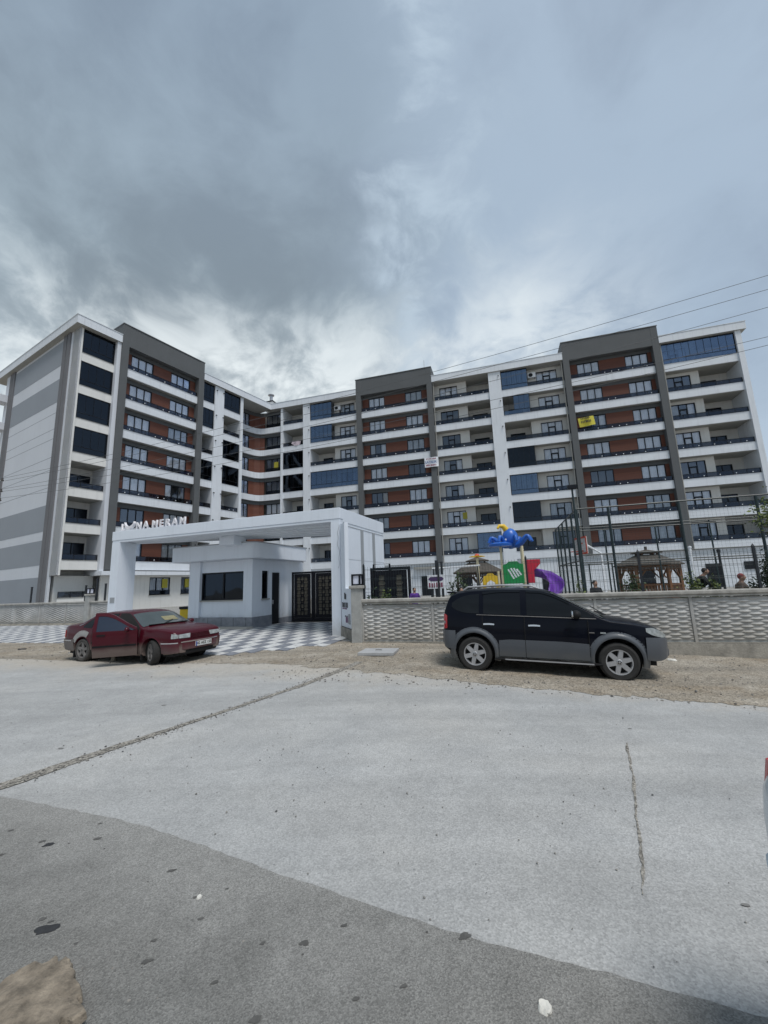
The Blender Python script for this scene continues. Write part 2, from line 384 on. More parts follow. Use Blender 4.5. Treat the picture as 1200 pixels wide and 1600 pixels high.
yard = tag(B(-48, 30, 20.2, 60, 0.1, 0.38).build('courtyard', m_yard, None, SITE), kind='structure')
B(-4.4, 30, 12.78, 20.2, -0.5, 0.379).build('courtyard_paving', m_yard, yard, SITE)
# trench scar across the road, crack, oil stains: flat marks that belong to the road
def strip_on_ground(name, pts, wid, dz, m, parent, n=60, amp=0.02):
    P = [Vector((p[0], p[1], 0)) for p in pts]; mb = MB(); vs = []; L = len(P)-1
    for i in range(n+1):
        t = i/n*L; k = min(int(t), L-1); q = P[k].lerp(P[k+1], t-k); d = (P[k+1]-P[k]).normalized(); nn = Vector((-d.y, d.x, 0))
        w = (wid(i/n) if callable(wid) else wid)
        for sgn in (-1, 1):
            e = q+nn*(sgn*w/2+jit(q.x*2+sgn*9, q.y*2, amp, 2.0)); vs.append((e.x, e.y, gz(e.x)+dz))
    return mb.add(vs, [(2*i, 2*i+1, 2*i+3, 2*i+2) for i in range(n)]).build(name, m, parent)
strip_on_ground('trench_scar', [(-3.80, 4.15), (-3.73, 4.28), (-3.25, 5.15), (-2.47, 6.44), (-1.63, 7.85), (-0.9, 9.46), (-0.5, 10.5)], lambda t: 0.135+0.04*math.sin(t*9), 0.007, m_trench, road, 160, 0.02)
strip_on_ground('crack', [(2.6, 4.96), (2.15, 4.05), (1.81, 3.44), (1.58, 3.0), (1.39, 2.67)], 0.016, 0.006, m_trench, road, 60, 0.022)
def blob(name, x, y, r, m, parent, dz, asp=0.6, ang=0.0):
    seed = random.random()*50; n = 14; vs = []
    for i in range(n):
        t = 2*math.pi*i/n; rr = r*(0.8+0.45*noise.noise(Vector((math.cos(t)*1.3+seed, math.sin(t)*1.3, seed))))
        a, b = rr*math.cos(t), rr*asp*math.sin(t); X = x+a*math.cos(ang)-b*math.sin(ang); Y = y+a*math.sin(ang)+b*math.cos(ang)
        vs.append((X, Y, gz(X)+dz))
    return MB().add(vs, [tuple(range(n))]).build(name, m, parent)
for x, y, r in [(-1.89,2.54,.075),(-1.97,2.61,.03),(-1.91,2.59,.02),(-1.66,2.44,.015),(-2.5,3.3,.05),(-2.58,3.34,.03),(-2.18,3.35,.035),(-1.44,2.97,.03),(-1.08,2.57,.02),(-1.18,2.73,.02),(-1.02,2.79,.015),(-.48,2.39,.03),(-.69,2.4,.02),(-.29,2.49,.025),(-.61,2.03,.035),(-1.26,2.44,.02),(-1.23,2.32,.03),(.01,2.15,.02),(-.85,2.2,.02),(-2.75,3.2,.03),(-2.95,3.5,.025),(-.2,2.1,.02),(.33,2.40,.04),(-2.3,3.55,.02),(-.1,1.95,.02)]:
    blob('oil_stain', x, y, r, m_oil if r > .045 else MATS.setdefault('stain', mat('stain', (.115,.112,.105), .8, .2, 30)), asph, 0.0085, 0.55, 0.35)
for x, y, r in [(-3.6,6.9,.05),(1.2,7.0,.03),(-3.9,5.2,.05),(2.9,5.4,.03),(1.9,2.6,.03)]:
    blob('stain', x, y, r, mat('road_stain', (.24,.235,.225), .8, .2, 30), road, 0.005, 0.5, -0.2)
# loose stones and grit
m_stone = mat('grit', (.34,.32,.29), .9, .3, 9, bump=.4, bscale=40)
m_gdark = mat('dark_grit', (.12,.115,.11), .9, .3, 9)
def pebble(mb, x, y, z, r):
    s = random.random()*90
    vs = []
    for (a, b, c) in ((1,0,0),(-1,0,0),(0,1,0),(0,-1,0),(0,0,1),(.6,.6,.55),(-.6,.6,.5),(.6,-.6,.5),(-.6,-.6,.55)):
        q = r*(0.75+random.random()*0.5); vs.append((x+a*q, y+b*q, z+c*q*0.75))
    mb.add(vs, [(0,5,7),(5,4,7),(2,5,0),(2,6,5),(6,4,5),(1,6,2),(1,8,6),(8,4,6),(3,8,1),(3,7,8),(7,4,8),(0,7,3)])
gr = MB()
for i in range(5200):
    k_ = random.random()
    if k_ < 0.55:
        u = random.uniform(-5, 9); v = random.uniform(7.4, 12.3)
    elif k_ < 0.75:
        u = random.uniform(-22, -4); v = random.uniform(8.6, 11.5)
    else:
        u = random.gauss(-4.1, 3.5); v = random.uniform(2.6, 8.6)
        if random.random() < 0.78: continue
    p = uv(u, v); r = 0.006+0.018*random.random()**3
    if v < 7.3: r = .004+.007*random.random()**2
    gr.cur = 1 if random.random() < .25 else 0
    pebble(gr, p.x, p.y, gz(p.x)+0.006, r)
for i in range(700):                                                     # along the trench scar
    t = random.random(); a = Vector((-3.73, 4.28)).lerp(Vector((-0.9, 9.46)), t); q = a+Vector((random.gauss(0, .07), random.gauss(0, .07)))
    gr.cur = 1 if random.random() < .5 else 0; pebble(gr, q.x+0.12*math.sin(t*3.1), q.y, gz(q.x)+.006, 0.004+0.011*random.random()**2)
for i in range(420):
    x = random.uniform(-3, 2.2); y = random.uniform(1.7, 5.5); gr.cur = 1 if random.random() < .4 else 0; pebble(gr, x, y, gz(x)+.005, 0.0022+0.006*random.random()**4)
o = gr.build('gravel', [m_stone, m_gdark]); tag(o, 'loose grit and small stones on the road and verge', 'gravel', kind='stuff')

# block paving in front of the gate: light and grey interlocking blocks
m_pl = mat('light_block', (.66, .665, .66), .8, .14, 5, bump=.3, bscale=70, fine=.1); m_pd = mat('grey_block', (.235, .25, .285), .8, .16, 5, bump=.3, bscale=70, fine=.1)
pav = sheet('block_paving', lin(-34, -4.72, 60), lin(10.6, 19.9, 12), -0.010, m_yard, vlow=lambda u: 11.9 if u < -14 else (9.75 if u < -7.6 else 9.75+(u+7.6)*0.95))
pw, pd = 0.40, 0.42
def block_mesh(nm, m):
    a, b, c, t = pw-.012, pd-.012, .05, .022
    poly = [(0, 0), (a*.25, c), (a*.5, 0), (a*.75, -c), (a, 0), (a, b), (a*.75, b-c), (a*.5, b), (a*.25, b+c), (0, b)]
    return MB().prism(poly, 0, t).mesh(nm, m)
bl, bd = block_mesh('light_block', m_pl), block_mesh('grey_block', m_pd)
cells = []
for i in range(int(30/pw)):
    for j in range(int(10.4/pd)):
        u = -34.5+i*pw; v = 9.6+j*pd
        lo = (11.9+jit(u, 3, .3, .6) if u < -13.6 else (9.85 if u < -7.6 else 9.85+(u+7.6)*0.95)+jit(u, 3, .16, 1.1))
        if v < lo or v+pd > 19.4 or u+pw > -4.95-max(0, v-13)*0.55: continue
        p = uv(u, v)
        cells.append((p.length, u, v, ((i+(j//2)) % 2 == 0), p))
cells.sort(key=lambda q: q[0])
for d_, u, v, lt, p in cells[:300]:
    from_mesh('paver', bl if lt else bd, pav, SITE @ T(u, v, 0.0+random.uniform(-.003, .003)))
mb = MB()
for d_, u, v, lt, p in cells[300:]:
    mb.cur = 0 if lt else 1; mb.M = T(u, v, random.uniform(-.003, .003)); me = bl if lt else bd
    mb.add([q.co.copy() for q in me.vertices], [tuple(f.vertices) for f in me.polygons])
mb.M = None
tag(mb.build('far_pavers', [m_pl, m_pd], pav, SITE), kind='stuff')
# ================================================================ APARTMENT BUILDING
bld = thing('apartment_building', 'white L-shaped apartment block with brown clad bays and dark grey frames behind the gate', 'building', T(*(FR @ Vector((-20, 0, 0.3)))))
def zt(i): return 1.59+3*i                # top of the white parapet of storey i
def zb(i): return 0.84+3*i                # its underside
CORE = 2.6
_cache = {}
def shared(key, fn):
    if key not in _cache: _cache[key] = fn()
    return _cache[key]
def curtain_mesh(w, h, m):
    def f():
        mb = MB(); n = int(w/0.06)
        mb.grid(lambda a, b: (a*w, 0.03*math.sin(a*n*1.6)+0.012*math.sin(a*n*3.9), b*h), n, 1); return mb.mesh('curtain', m, smooth=80)
    return shared(('cur', round(w, 2), round(h, 2), m.name), f)
def pane_mesh(w, h, m): return shared(('pane', round(w, 3), round(h, 3), m.name), lambda: B(0, w, 0, 0.012, 0, h).mesh('pane', m))
def window(M, w, h, n=3, cur=1, g=None, parent=bld, name='window', doorcol=False):
    """M: lower left corner on the wall face. A dark frame with n lights, panes and curtain behind"""
    t, dp = 0.07, 0.10; g = g or g_win
    def fr():
        mb = MB().box(0, w, 0, dp, 0, t).box(0, w, 0, dp, h-t, h).box(0, t, 0, dp, t, h-t).box(w-t, w, 0, dp, t, h-t)
        for i in range(1, n): x = w*i/n; mb.box(x-t/2, x+t/2, 0.005, dp-.005, t, h-t)
        if doorcol:
            x0, x1 = w/n+t/2, 2*w/n-t/2
            mb.box(x0, x1, .01, dp-.01, h*0.76, h*0.76+t).box(x0, x0+t*.8, -.015, dp-.02, t, h*0.76).box(x1-t*.8, x1, -.015, dp-.02, t, h*0.76).box(x0+t*.8, x1-t*.8, -.015, dp-.02, h*.76-t*.9, h*.76)
        return mb.mesh(name, m_frame)
    f = from_mesh(name, shared((name, w, h, n, doorcol), fr), parent, M)
    for i in range(n):
        x0 = (t if i == 0 else w*i/n+t/2); x1 = (w-t if i == n-1 else w*(i+1)/n-t/2)
        from_mesh('pane', pane_mesh(x1-x0, h-2*t, g), f, M @ T(x0, 0.05, t))
    if cur == 1: from_mesh('curtain', curtain_mesh(w-.06, h-.1, m_curtain), f, M @ T(.03, .12, .05))
    elif cur == 2: from_mesh('curtain', curtain_mesh(w*.36, h-.1, m_curtain), f, M @ T(.03, .12, .05)); 
    elif cur == 3:
        from_mesh('curtain', curtain_mesh(w*.34, h-.1, m_curtain2), f, M @ T(.03, .12, .05)); from_mesh('curtain', curtain_mesh(w*.3, h-.1, m_curtain), f, M @ T(w*.67, .22, .05))
    elif cur == 4: from_mesh('curtain', curtain_mesh(w-.06, h-.1, m_curtain2), f, M @ T(.03, .12, .05))
    elif cur == 5: from_mesh('curtain', curtain_mesh(w*.33, h-.1, m_curtain3), f, M @ T(w*.66, .20, .05))
    return f
def railing(M, w, h=0.5, knobs=True, parent=bld):
    def fr():
        mb = MB().box(0, w, -.02, .03, h-.045, h).box(0, w, -.015, .025, .02, .05)
        n = max(2, round(w/1.0))
        for i in range(n+1): x = i*w/n; x = min(max(x, .02), w-.02); mb.box(x-.02, x+.02, -.0175, .0275, 0, h-.04)
        return mb.mesh('railing', m_rail)
    r = from_mesh('railing', shared(('rail', round(w, 2), h), fr), parent, M)
    from_mesh('glass_panel', shared(('rg', round(w, 2), h), lambda: B(.03, w-.03, 0, .008, .06, h-.05).mesh('glass_panel', g_rail)), r, M)
    if knobs:
        def kn():
            mb = MB(); n = max(2, int(w/1.15)); rr = random.Random(int(w*100)+knobs)
            for i in range(n):
                if rr.random() < .75: mb.ball(((i+.5)*w/n, -.05, .16+.02*(i % 2)), .05, .05, .05, 6, 4)
            mb.ball((w*.5, -.05, .17), .05, .05, .05, 6, 4)
            return mb.mesh('ornament', m_knob, smooth=60)
        from_mesh('ornament', shared(('kn', round(w, 2), knobs), kn), r, M)
    return r
def glazing(M, w, h, n, g, parent=bld, opened=0, blind=None):
    """folding glass balcony enclosure; the first `opened` leaves are folded away"""
    def fr():
        mb = MB().box(0, w, 0, .08, 0, .06).box(0, w, 0, .08, h-.07, h).box(0, .05, 0, .08, .06, h-.07).box(w-.05, w, 0, .08, .06, h-.07).box(.05, w-.05, .01, .07, .50, .545)
        for i in range(1, n): x = .05+i*(w-.10)/n; mb.box(x-.010, x+.010, .015, .065, .545, h-.07)
        return mb.mesh('balcony_glazing', m_frame)
    f = from_mesh('balcony_glazing', shared(('gz', round(w, 2), round(h, 2), n), fr), parent, M)
    pw_ = (w-.10)/n
    for i in range(opened, n):
        from_mesh('pane', shared(('gp', round(pw_, 3), round(h, 2), g.name), lambda: B(.006, pw_-.006, 0, .01, .55, h-.075).mesh('pane', g)), f, M @ T(.05+i*pw_, .03+(.012 if i % 2 else 0), 0))
    from_mesh('pane', shared(('gl', round(w, 2), g.name), lambda: B(.05, w-.05, 0, .01, .065, .495).mesh('pane', g)), f, M @ T(0, .035, 0))
    if blind: from_mesh('curtain', curtain_mesh(w-.14, h-.2, blind), f, M @ T(.07, .16, .06))
    return f
def parapet(F, s0, s1, i, d0=0.0, name='parapet', dep=CORE, m=None):
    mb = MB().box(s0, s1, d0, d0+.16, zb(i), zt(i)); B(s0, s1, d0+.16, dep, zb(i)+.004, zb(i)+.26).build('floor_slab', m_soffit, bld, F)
    mb.box(s0, s1, d0-.03, d0+.19, zt(i)+.002, zt(i)+.03)
    return mb.build(name, m or m_white, bld, F)

rc = random.Random(11)
def cur_pick(): return rc.choice([1, 1, 1, 1, 4, 3, 2, 1])
def block(F, s0, s1, wins, curt):
    """dark grey framed bay with brown siding, two windows a storey"""
    p = .62; D = .5
    for a, b in ((s0, s0+p), (s1-p, s1)): B(a, b, -.20, .9, zb(1), 26.85).build('frame_pillar', m_grey, bld, F, bevel=.015)
    B(s0+p, s1-p, -.185, 3.2, 24.75, 26.82).build('frame_crown', m_grey, bld, F)
    B(s0, s1, .9, 3.2, 25.4, 26.84).build('crown_return', m_grey, bld, F)
    MB().box(s0-.05, s1+.05, -.25, 3.25, 26.852, 26.91).build('coping', mat('coping', (.20, .205, .21), .5, .05), bld, F)
    for i in range(1, 8):
        parapet(F, s0+p, s1-p, i, 0.0)
        railing(F @ T(s0+p+.03, .06, zt(i)+.03), s1-s0-2*p-.06, .48, knobs=(i % 3+1))
        z0, z1 = zb(i)+.26, zt(i)+1.85
        nxt = zb(i+1) if i < 7 else 24.75
        B(s0+p, s1-p, D-.02, D+.20, z1, nxt-.002).build('lintel', m_grey, bld, F)
        mb = MB(); xs = [s0+p]+[q for w in wins for q in w]+[s1-p]
        for q in range(0, len(xs), 2): mb.box(xs[q], xs[q+1], D, D+.18, z0, z1)
        for a, b in wins: mb.box(a, b, D, D+.18, z0, zt(i)+.08)
        mb.build('cladding', m_brown, bld, F)
        for q, (a, b) in enumerate(wins):
            window(F @ T(a, D+.04, zt(i)+.08), b-a, 1.77, 3, curt(i, q))
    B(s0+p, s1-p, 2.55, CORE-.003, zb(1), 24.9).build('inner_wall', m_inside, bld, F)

def doorwall(F, s0, s1, d0, d1, side=0, D=1.0, curt=None, pb=0.1, floors=range(1, 8), rails=True):
    """plain rendered wall set back behind a balcony, with one glazed door a storey"""
    mb = MB().box(s0, d0, D, D+.2, zb(1)+.26, 25.0).box(d1, s1, D, D+.2, zb(1)+.26, 25.0)
    for i in floors:
        nxt = zb(i+1) if i < 7 else 24.9
        mb.box(d0, d1, D, D+.2, zt(i)+1.95, nxt+.26 if i < 7 else 25.0)
    if side: x = s1 if side > 0 else s0; mb.box(x-.2 if side > 0 else x, x if side > 0 else x+.2, D+.2, CORE, zb(1)+.26, 25.0)
    mb.build('balcony_wall', m_warmwhite, bld, F)
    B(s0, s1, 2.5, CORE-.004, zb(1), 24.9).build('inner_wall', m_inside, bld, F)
    for i in floors:
        h = zt(i)+1.95-(zb(i)+.26)
        window(F @ T(d0, D+.05, zb(i)+.26), d1-d0, h, 3, (curt or (lambda i: rc.choice([1, 4, 1, 3, 1, 0])))(i), name='balcony_door', doorcol=True)
def backdoor(F, s0, s1, i, D=CORE, w=1.5):
    c = (s0+s1)/2
    window(F @ T(c-w/2, D-.12, zb(i)+.26), w, 2.1, 2, rc.choice([0, 0, 2]), g=g_dark, name='balcony_door')

# ---- masses (closed volumes behind the facades)
B(-26.3, 23.5, CORE, 13.0, .3, 25.0).build('core_wall', m_warmwhite, bld, FR)
B(14.8, 33.2, CORE, 12.4, .3, 25.0).build('core_wall', m_warmwhite, bld, FL)
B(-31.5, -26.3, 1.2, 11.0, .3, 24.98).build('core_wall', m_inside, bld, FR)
# ---- roof slabs with white fascia
def roof(F, s0, s1, d0, d1, name='roof'):
    r = B(s0, s1, d0, d1, 24.9, 25.66).build(name, [m_white], bld, F)
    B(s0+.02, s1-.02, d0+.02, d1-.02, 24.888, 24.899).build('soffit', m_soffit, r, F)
    B(s0-.04, s1+.04, d0-.04, d1+.04, 25.661, 25.71).build('coping', MATS['white_render'], r, F)
    return r
mat('coping', (.20, .205, .21), .5, .05)
roofR = [roof(FR, -28.4, -15.87, -.22, 13.4), roof(FR, -6.42, 7.86, -.22, 13.4), roof(FR, 17.0, 24.4, -.22, 13.4)]
roofL = [roof(FL, 14.15, 17.83, -.15, 18.5), roof(FL, 26.42, 36.3, -.25, 12.0)]

# ---- east wing (facing the street)
def bl2(i, q): return {(7,0):1,(7,1):4,(6,0):1,(6,1):1,(5,0):3,(5,1):4,(4,0):1,(4,1):0,(3,0):5,(3,1):1,(2,0):4,(2,1):0,(1,0):0,(1,1):1}[(i, q)]
block(FR, -15.87, -6.42, [(-14.45, -12.41), (-9.83, -7.78)], bl2)
def bl3(i, q): return {(7,0):1,(7,1):1,(6,0):1,(6,1):1,(5,0):3,(5,1):1,(4,0):1,(4,1):1,(3,0):0,(3,1):1,(2,0):1,(2,1):4,(1,0):4,(1,1):4}[(i, q)]
block(FR, 7.86, 17.0, [(9.28, 11.44), (13.92, 16.05)], bl3)
# bay between corner and first grey frame
B(-26.36, -26.08, -.02, CORE, zb(1), 24.9).build('pilaster', m_white, bld, FR)
B(-23.15, -22.22, -.06, CORE, .3, 24.9).build('pilaster', m_white, bld, FR)
doorwall(FR, -19.24, -15.87, -18.55, -16.5, side=-1)
for i in range(1, 8):
    parapet(FR, -26.08, -23.15, i, .1); parapet(FR, -22.22, -15.87, i, .1)
    if i in (5, 4): glazing(FR @ T(-26.05, .12, zt(i)+.03), 2.87, 2.2, 4, g_dark)
    else: railing(FR @ T(-26.05, .16, zt(i)+.03), 2.87, .5, knobs=0)
    backdoor(FR, -26.08, -23.15, i)
    wfull = 6.32
    if i in (7, 6): glazing(FR @ T(-22.2, .12, zt(i)+.03), 2.95, 2.2, 5, g_bal, opened=0); railing(FR @ T(-19.24, .16, zt(i)+.03), 3.35, .5, knobs=0)
    elif i == 4: glazing(FR @ T(-22.2, .12, zt(i)+.03), 6.3, 2.2, 9, g_bal)
    else: railing(FR @ T(-22.2, .16, zt(i)+.03), 6.3, .5, knobs=2)
    backdoor(FR, -22.2, -19.5, i, w=1.3)
# bay between the two grey frames
B(0.0, 1.33, -.06, CORE, .3, 24.9).build('pilaster', m_white, bld, FR)
doorwall(FR, -6.42, -2.57, -5.72, -3.62, side=1); doorwall(FR, 4.15, 7.86, 5.12, 7.3, side=-1)
for i in range(1, 8):
    parapet(FR, -6.42, 0, i, .1); parapet(FR, 1.33, 7.86, i, .1)
    backdoor(FR, -2.5, 0, i, w=1.7); backdoor(FR, 1.4, 4.1, i, w=1.6)
    if i == 1: railing(FR @ T(-6.38, .16, zt(i)+.03), 3.8, .5, knobs=1); glazing(FR @ T(-2.57, .12, zt(i)+.03), 2.55, 2.2, 4, g_bal)
    else: railing(FR @ T(-6.38, .16, zt(i)+.03), 6.34, .5, knobs=1+i % 3)
    if i in (7, 6, 4, 3, 2):
        g = {7: g_bal, 6: g_bal, 4: g_dark, 3: g_bal, 2: g_dark}[i]
        glazing(FR @ T(1.36, .12, zt(i)+.03), 2.8, 2.2, 5, g, opened={6: 2}.get(i, 0), blind={7: m_curtain2, 3: m_curtain3}.get(i)); railing(FR @ T(4.17, .16, zt(i)+.03), 3.66, .5, knobs=0 if i != 3 else 2)
    else: railing(FR @ T(1.36, .16, zt(i)+.03), 6.46, .5, knobs=0 if i == 5 else 2)
# end bay
B(23.5, 23.97, -.06, 13.0, .3, 24.9).build('end_fin', m_white, bld, FR)
doorwall(FR, 17.0, 20.4, 17.5, 19.65, side=1)
for i in range(1, 8):
    parapet(FR, 17.0, 23.5, i, .1); backdoor(FR, 20.6, 22.6, i, w=1.7)
    if i == 7: glazing(FR @ T(17.03, .12, zt(i)+.03), 6.44, 2.2, 10, g_bal)
    else: railing(FR @ T(17.03, .16, zt(i)+.03), 6.44, .5, knobs=0 if i in (6, 5) else 1)
# ground storey, street side
gw = MB().box(-22.3, 23.5, .32, .6, .3, zb(1)+.3)
gw.build('ground_wall', m_white, bld, FR)
for s, w_, h_ in ((-8.9, .95, 2.1), (-4.5, 1.1, 2.0), (3.6, 1.0, 2.0), (17.9, 1.3, 2.15), (12.6, 1.1, 2.1)):
    d = B(s, s+w_, .25, .34, .38, .38+h_).build('service_door', m_frame, bld, FR); B(s+w_-.14, s+w_-.09, .19, .25, 1.35, 1.5).build('handle', m_knob, d, FR)
B(20.9, 21.7, .2, .33, 1.9, 2.6).build('meter_cabinet', m_frame, bld, FR)
B(-9.6, -6.3, -.3, .31, 3.25, 3.5).build('door_canopy', m_soffit, bld, FR)

# ---- north wing (left), facing east
def blL(i, q): return {(7,0):1,(7,1):1,(6,0):1,(6,1):1,(5,0):1,(5,1):4,(4,0):1,(4,1):1,(3,0):1,(3,1):2,(2,0):0,(2,1):1,(1,0):3,(1,1):4}[(i, q)]
block(FL, 17.83, 26.42, [(19.05, 21.2), (23.05, 25.2)], blL)
B(28.02, 29.23, -.02, CORE, .3, 24.9).build('pilaster', m_white, bld, FL)
B(31.63, 32.0, -.02, CORE, .3, 24.9).build('pilaster', m_white, bld, FL)
for i in range(1, 8):
    parapet(FL, 26.42, 28.02, i, .1); parapet(FL, 29.23, 31.63, i, .1)
    if i in (7, 6, 4): glazing(FL @ T(26.45, .12, zt(i)+.03), 1.55, 2.2, 3, g_dark)
    else: railing(FL @ T(26.45, .16, zt(i)+.03), 1.55, .5, knobs=0)
    if i in (7, 5, 4): glazing(FL @ T(29.26, .12, zt(i)+.03), 2.35, 2.2, 4, g_dark)
    else: railing(FL @ T(29.26, .16, zt(i)+.03), 2.35, .5, knobs=3 if i == 3 else 0)
    backdoor(FL, 26.5, 28.0, i, w=1.1); backdoor(FL, 29.3, 31.6, i, w=1.5)
# stair-stepped corner with curved parapets between the wings
cp = [(-30.75, -3.3), (-30.4, -2.0), (-30.12, -1.0), (-29.85, -.35), (-29.45, .05), (-28.95, .2), (-28.2, .22), (-26.36, .22)]
def along(pts, off):
    P = [Vector((p[0], p[1])) for p in pts]; o = []
    for i, p in enumerate(P):
        d = (P[min(i+1, len(P)-1)]-P[max(i-1, 0)]).normalized(); o.append((p.x-d.y*off, p.y+d.x*off))
    return o
def ribbon(name, pts, o0, o1, z0, z1, m):
    a, b = along(pts, o0), along(pts, o1)
    return MB().prism(a+b[::-1], z0, z1).build(name, m, bld, FR)
for i in range(1, 8):
    ribbon('corner_parapet', cp, 0, .2, zb(i), zt(i), m_white)
    nxt = zb(i+1) if i < 7 else 24.88
    ribbon('corner_lintel', cp, .32, .5, zt(i)+1.8, nxt-.004, m_grey)
    ribbon('corner_cladding', cp[2:6], .34, .52, zb(i)+.3, zt(i)+1.8, m_brown)
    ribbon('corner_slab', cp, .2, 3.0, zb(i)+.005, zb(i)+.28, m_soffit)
    window(FR @ T(-28.75, .58, zt(i)+.06), 2.3, 1.74, 3, rc.choice([1, 4, 1, 0]) if i != 5 else 0)
    a = Vector((cp[0][0], cp[0][1])); b_ = Vector((cp[2][0], cp[2][1])); d_ = (b_-a); ang = math.atan2(d_.y, d_.x)
    off = Vector((-math.sin(ang), math.cos(ang)))*.36
    window(FR @ T(b_.x+off.x, b_.y+off.y, zt(i)+.06) @ RZ(ang) @ T(-1.75, 0, 0), 1.75, 1.74, 3, 1 if i != 2 else 0)
    railing(FR @ T(-28.6, .26, zt(i)+.02), 2.2, .45, knobs=0)
# end bay of the left wing
ES = 14.6
for i in range(0, 8):
    B(ES+.28, 17.5, .35, .52, zb(i), zt(i)).build('parapet', m_warmwhite, bld, FL)
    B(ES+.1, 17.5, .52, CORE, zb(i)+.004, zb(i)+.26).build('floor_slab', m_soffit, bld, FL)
    B(ES+.26, 17.51, .32, .55, zt(i)+.002, zt(i)+.03).build('sill', m_soffit, bld, FL)
    if i >= 4: glazing(FL @ T(ES+.3, .36, zt(i)+.03), 2.58, 2.2, 4, g_dark, blind=m_curtain2 if i == 7 else None)
    else: railing(FL @ T(ES+.3, .42, zt(i)+.03), 2.58, .5, knobs=0)
    window(FL @ T(15.4, CORE-.12, zb(i)+.26), 1.9, 2.15, 2, 4 if i in (1, 3) else 0, g=g_dark, name='balcony_door')
B(17.5, 17.83, -.02, CORE, zb(1)-.4, 24.9).build('pilaster', m_gable_white, bld, FL)
B(ES+.012, ES+.28, .30, CORE, 3.4, 24.88).build('corner_pier', m_warmwhite, bld, FL)
B(ES+.4, 17.83, 1.6, CORE, .3, 3.4).build('ground_wall', m_warmwhite, bld, FL)
# ground storey of the left wing: canopy, wall and windows
B(17.4, 27.2, -.7, 1.2, 3.38, 3.72).build('canopy', m_white, bld, FL)
gl = MB()
ws = [(18.6, 19.9), (21.99, 24.0), (25.13, 26.2), (28.6, 30.6)]; xs = [17.83]+[q for w in ws for q in w]+[32.0]
for q in range(0, len(xs), 2): gl.box(xs[q], xs[q+1], .3, .5, .3, 3.38)
for a, b in ws: gl.box(a, b, .3, .5, .3, 1.55).box(a, b, .3, .5, 3.2, 3.38)
gl.build('ground_wall', m_warmwhite, bld, FL)
for q, (a, b) in enumerate(ws):
    f = window(FL @ T(a, .34, 1.55), b-a, 1.65, 3 if b-a > 1.5 else 2, 4 if q != 2 else 0); B(a-.05, b+.05, .22, .34, 1.49, 1.55).build('sill', m_soffit, bld, FL)
    railing(FL @ T(a+.02, .27, 1.56), b-a-.04, .45, knobs=0)
# ---- gable wall: pale panels with grey bands, dark vertical strips
B(ES, ES+.15, 1.5, 16.0, .3, 24.87).build('gable_wall', m_gable_white, bld, FL)
B(ES+.012, ES+.14, .30, 1.5, 3.4, 24.87).build('gable_wall', m_gable_white, bld, FL)
def gb(z0, z1, m=m_gable_grey): B(ES-.012, ES, 3.15, 14.0, z0, z1).build('gable_band', m, bld, FL)
GB = [(22.2, 24.6), (18.7, 20.9), (7.15, 9.38), (4.35, 6.4), (.4, 3.35)]
for a, b in GB: gb(a, b)
m_groove = mat('groove', (.27, .29, .32), .9, .02)
for z in (17.7, 16.2, 15.3, 13.6, 12.45, 10.9): B(ES-.004, ES+.001, 3.15, 14.0, z-.02, z+.02).build('groove', m_groove, bld, FL)
for a, b in ((1.85, 3.15), (14.0, 15.2)):
    B(ES-.10, ES, a, a+.55, .3, 24.86).build('vertical_strip', m_strip, bld, FL); B(ES-.10, ES, b-.6, b, .3, 24.86).build('vertical_strip', m_strip, bld, FL); B(ES-.03, ES, a+.55, b-.6, .3, 24.86).build('strip_joint', m_gable_grey, bld, FL)
for i in range(2, 8):      # balconies that look past the far corner of the gable
    if i in (7, 6, 4): B(ES-1.0, ES+.02, 15.3, 16.6, zb(i), zt(i)).build('rear_balcony', m_gable_white, bld, FL)
B(ES-.05, ES+1.5, 15.21, 16.2, .3, 24.87).build('rear_wall', m_gable_white, bld, FL)
# roof clutter
ch = B(-29.7, -28.6, 1.6, 2.7, 25.7, 27.0).build('chimney', m_warmwhite, bld, FR)
MB().prism([(-29.8, 1.5), (-28.5, 1.5), (-28.5, 2.8), (-29.8, 2.8)], 27.001, 27.13).build('chimney_cap', m_frame, ch, FR)
MB().lathe([(0, 27.13), (.22, 27.13), (.22, 28.15), (.42, 28.16), (.42, 28.26), (.1, 28.38), (0, 28.39)], 14).build('flue', mat('flue', (.5, .5, .52), .35, metal=.8), ch, FR @ T(-29.15, 2.15, 0))
MB().tube([(-7.3, .6, 26.8), (-7.3, .6, 28.3)], .02, 6).build('antenna', m_soffit, bld, FR)
# AC units
def ac(F, s, d, z):
    a = thing('air_conditioner', 'outdoor air conditioner on the top floor %s' % ('left of the first grey frame' if s < -10 else 'left of the far right grey frame'), 'air conditioner', F @ T(s, d, z), 'wall air conditioners')
    M = W[a]
    B(0, .85, 0, .32, 0, .58).build('casing', m_knob, a, M, bevel=.02)
    mb = MB().lathe([(0.0, -.012), (.2, -.012), (.225, -.004), (.2, -.002), (0, -.002)], 18, 'y'); mb.build('fan_grille', m_frame, a, M @ T(.32, -.004, .29))
    MB().box(.1, .14, .05, .4, -.05, -.002).box(.7, .74, .05, .4, -.05, -.002).build('bracket', m_frame, a, M)
ac(FR, -19.15, .66, 23.75); ac(FR, 4.25, .62, 23.85)
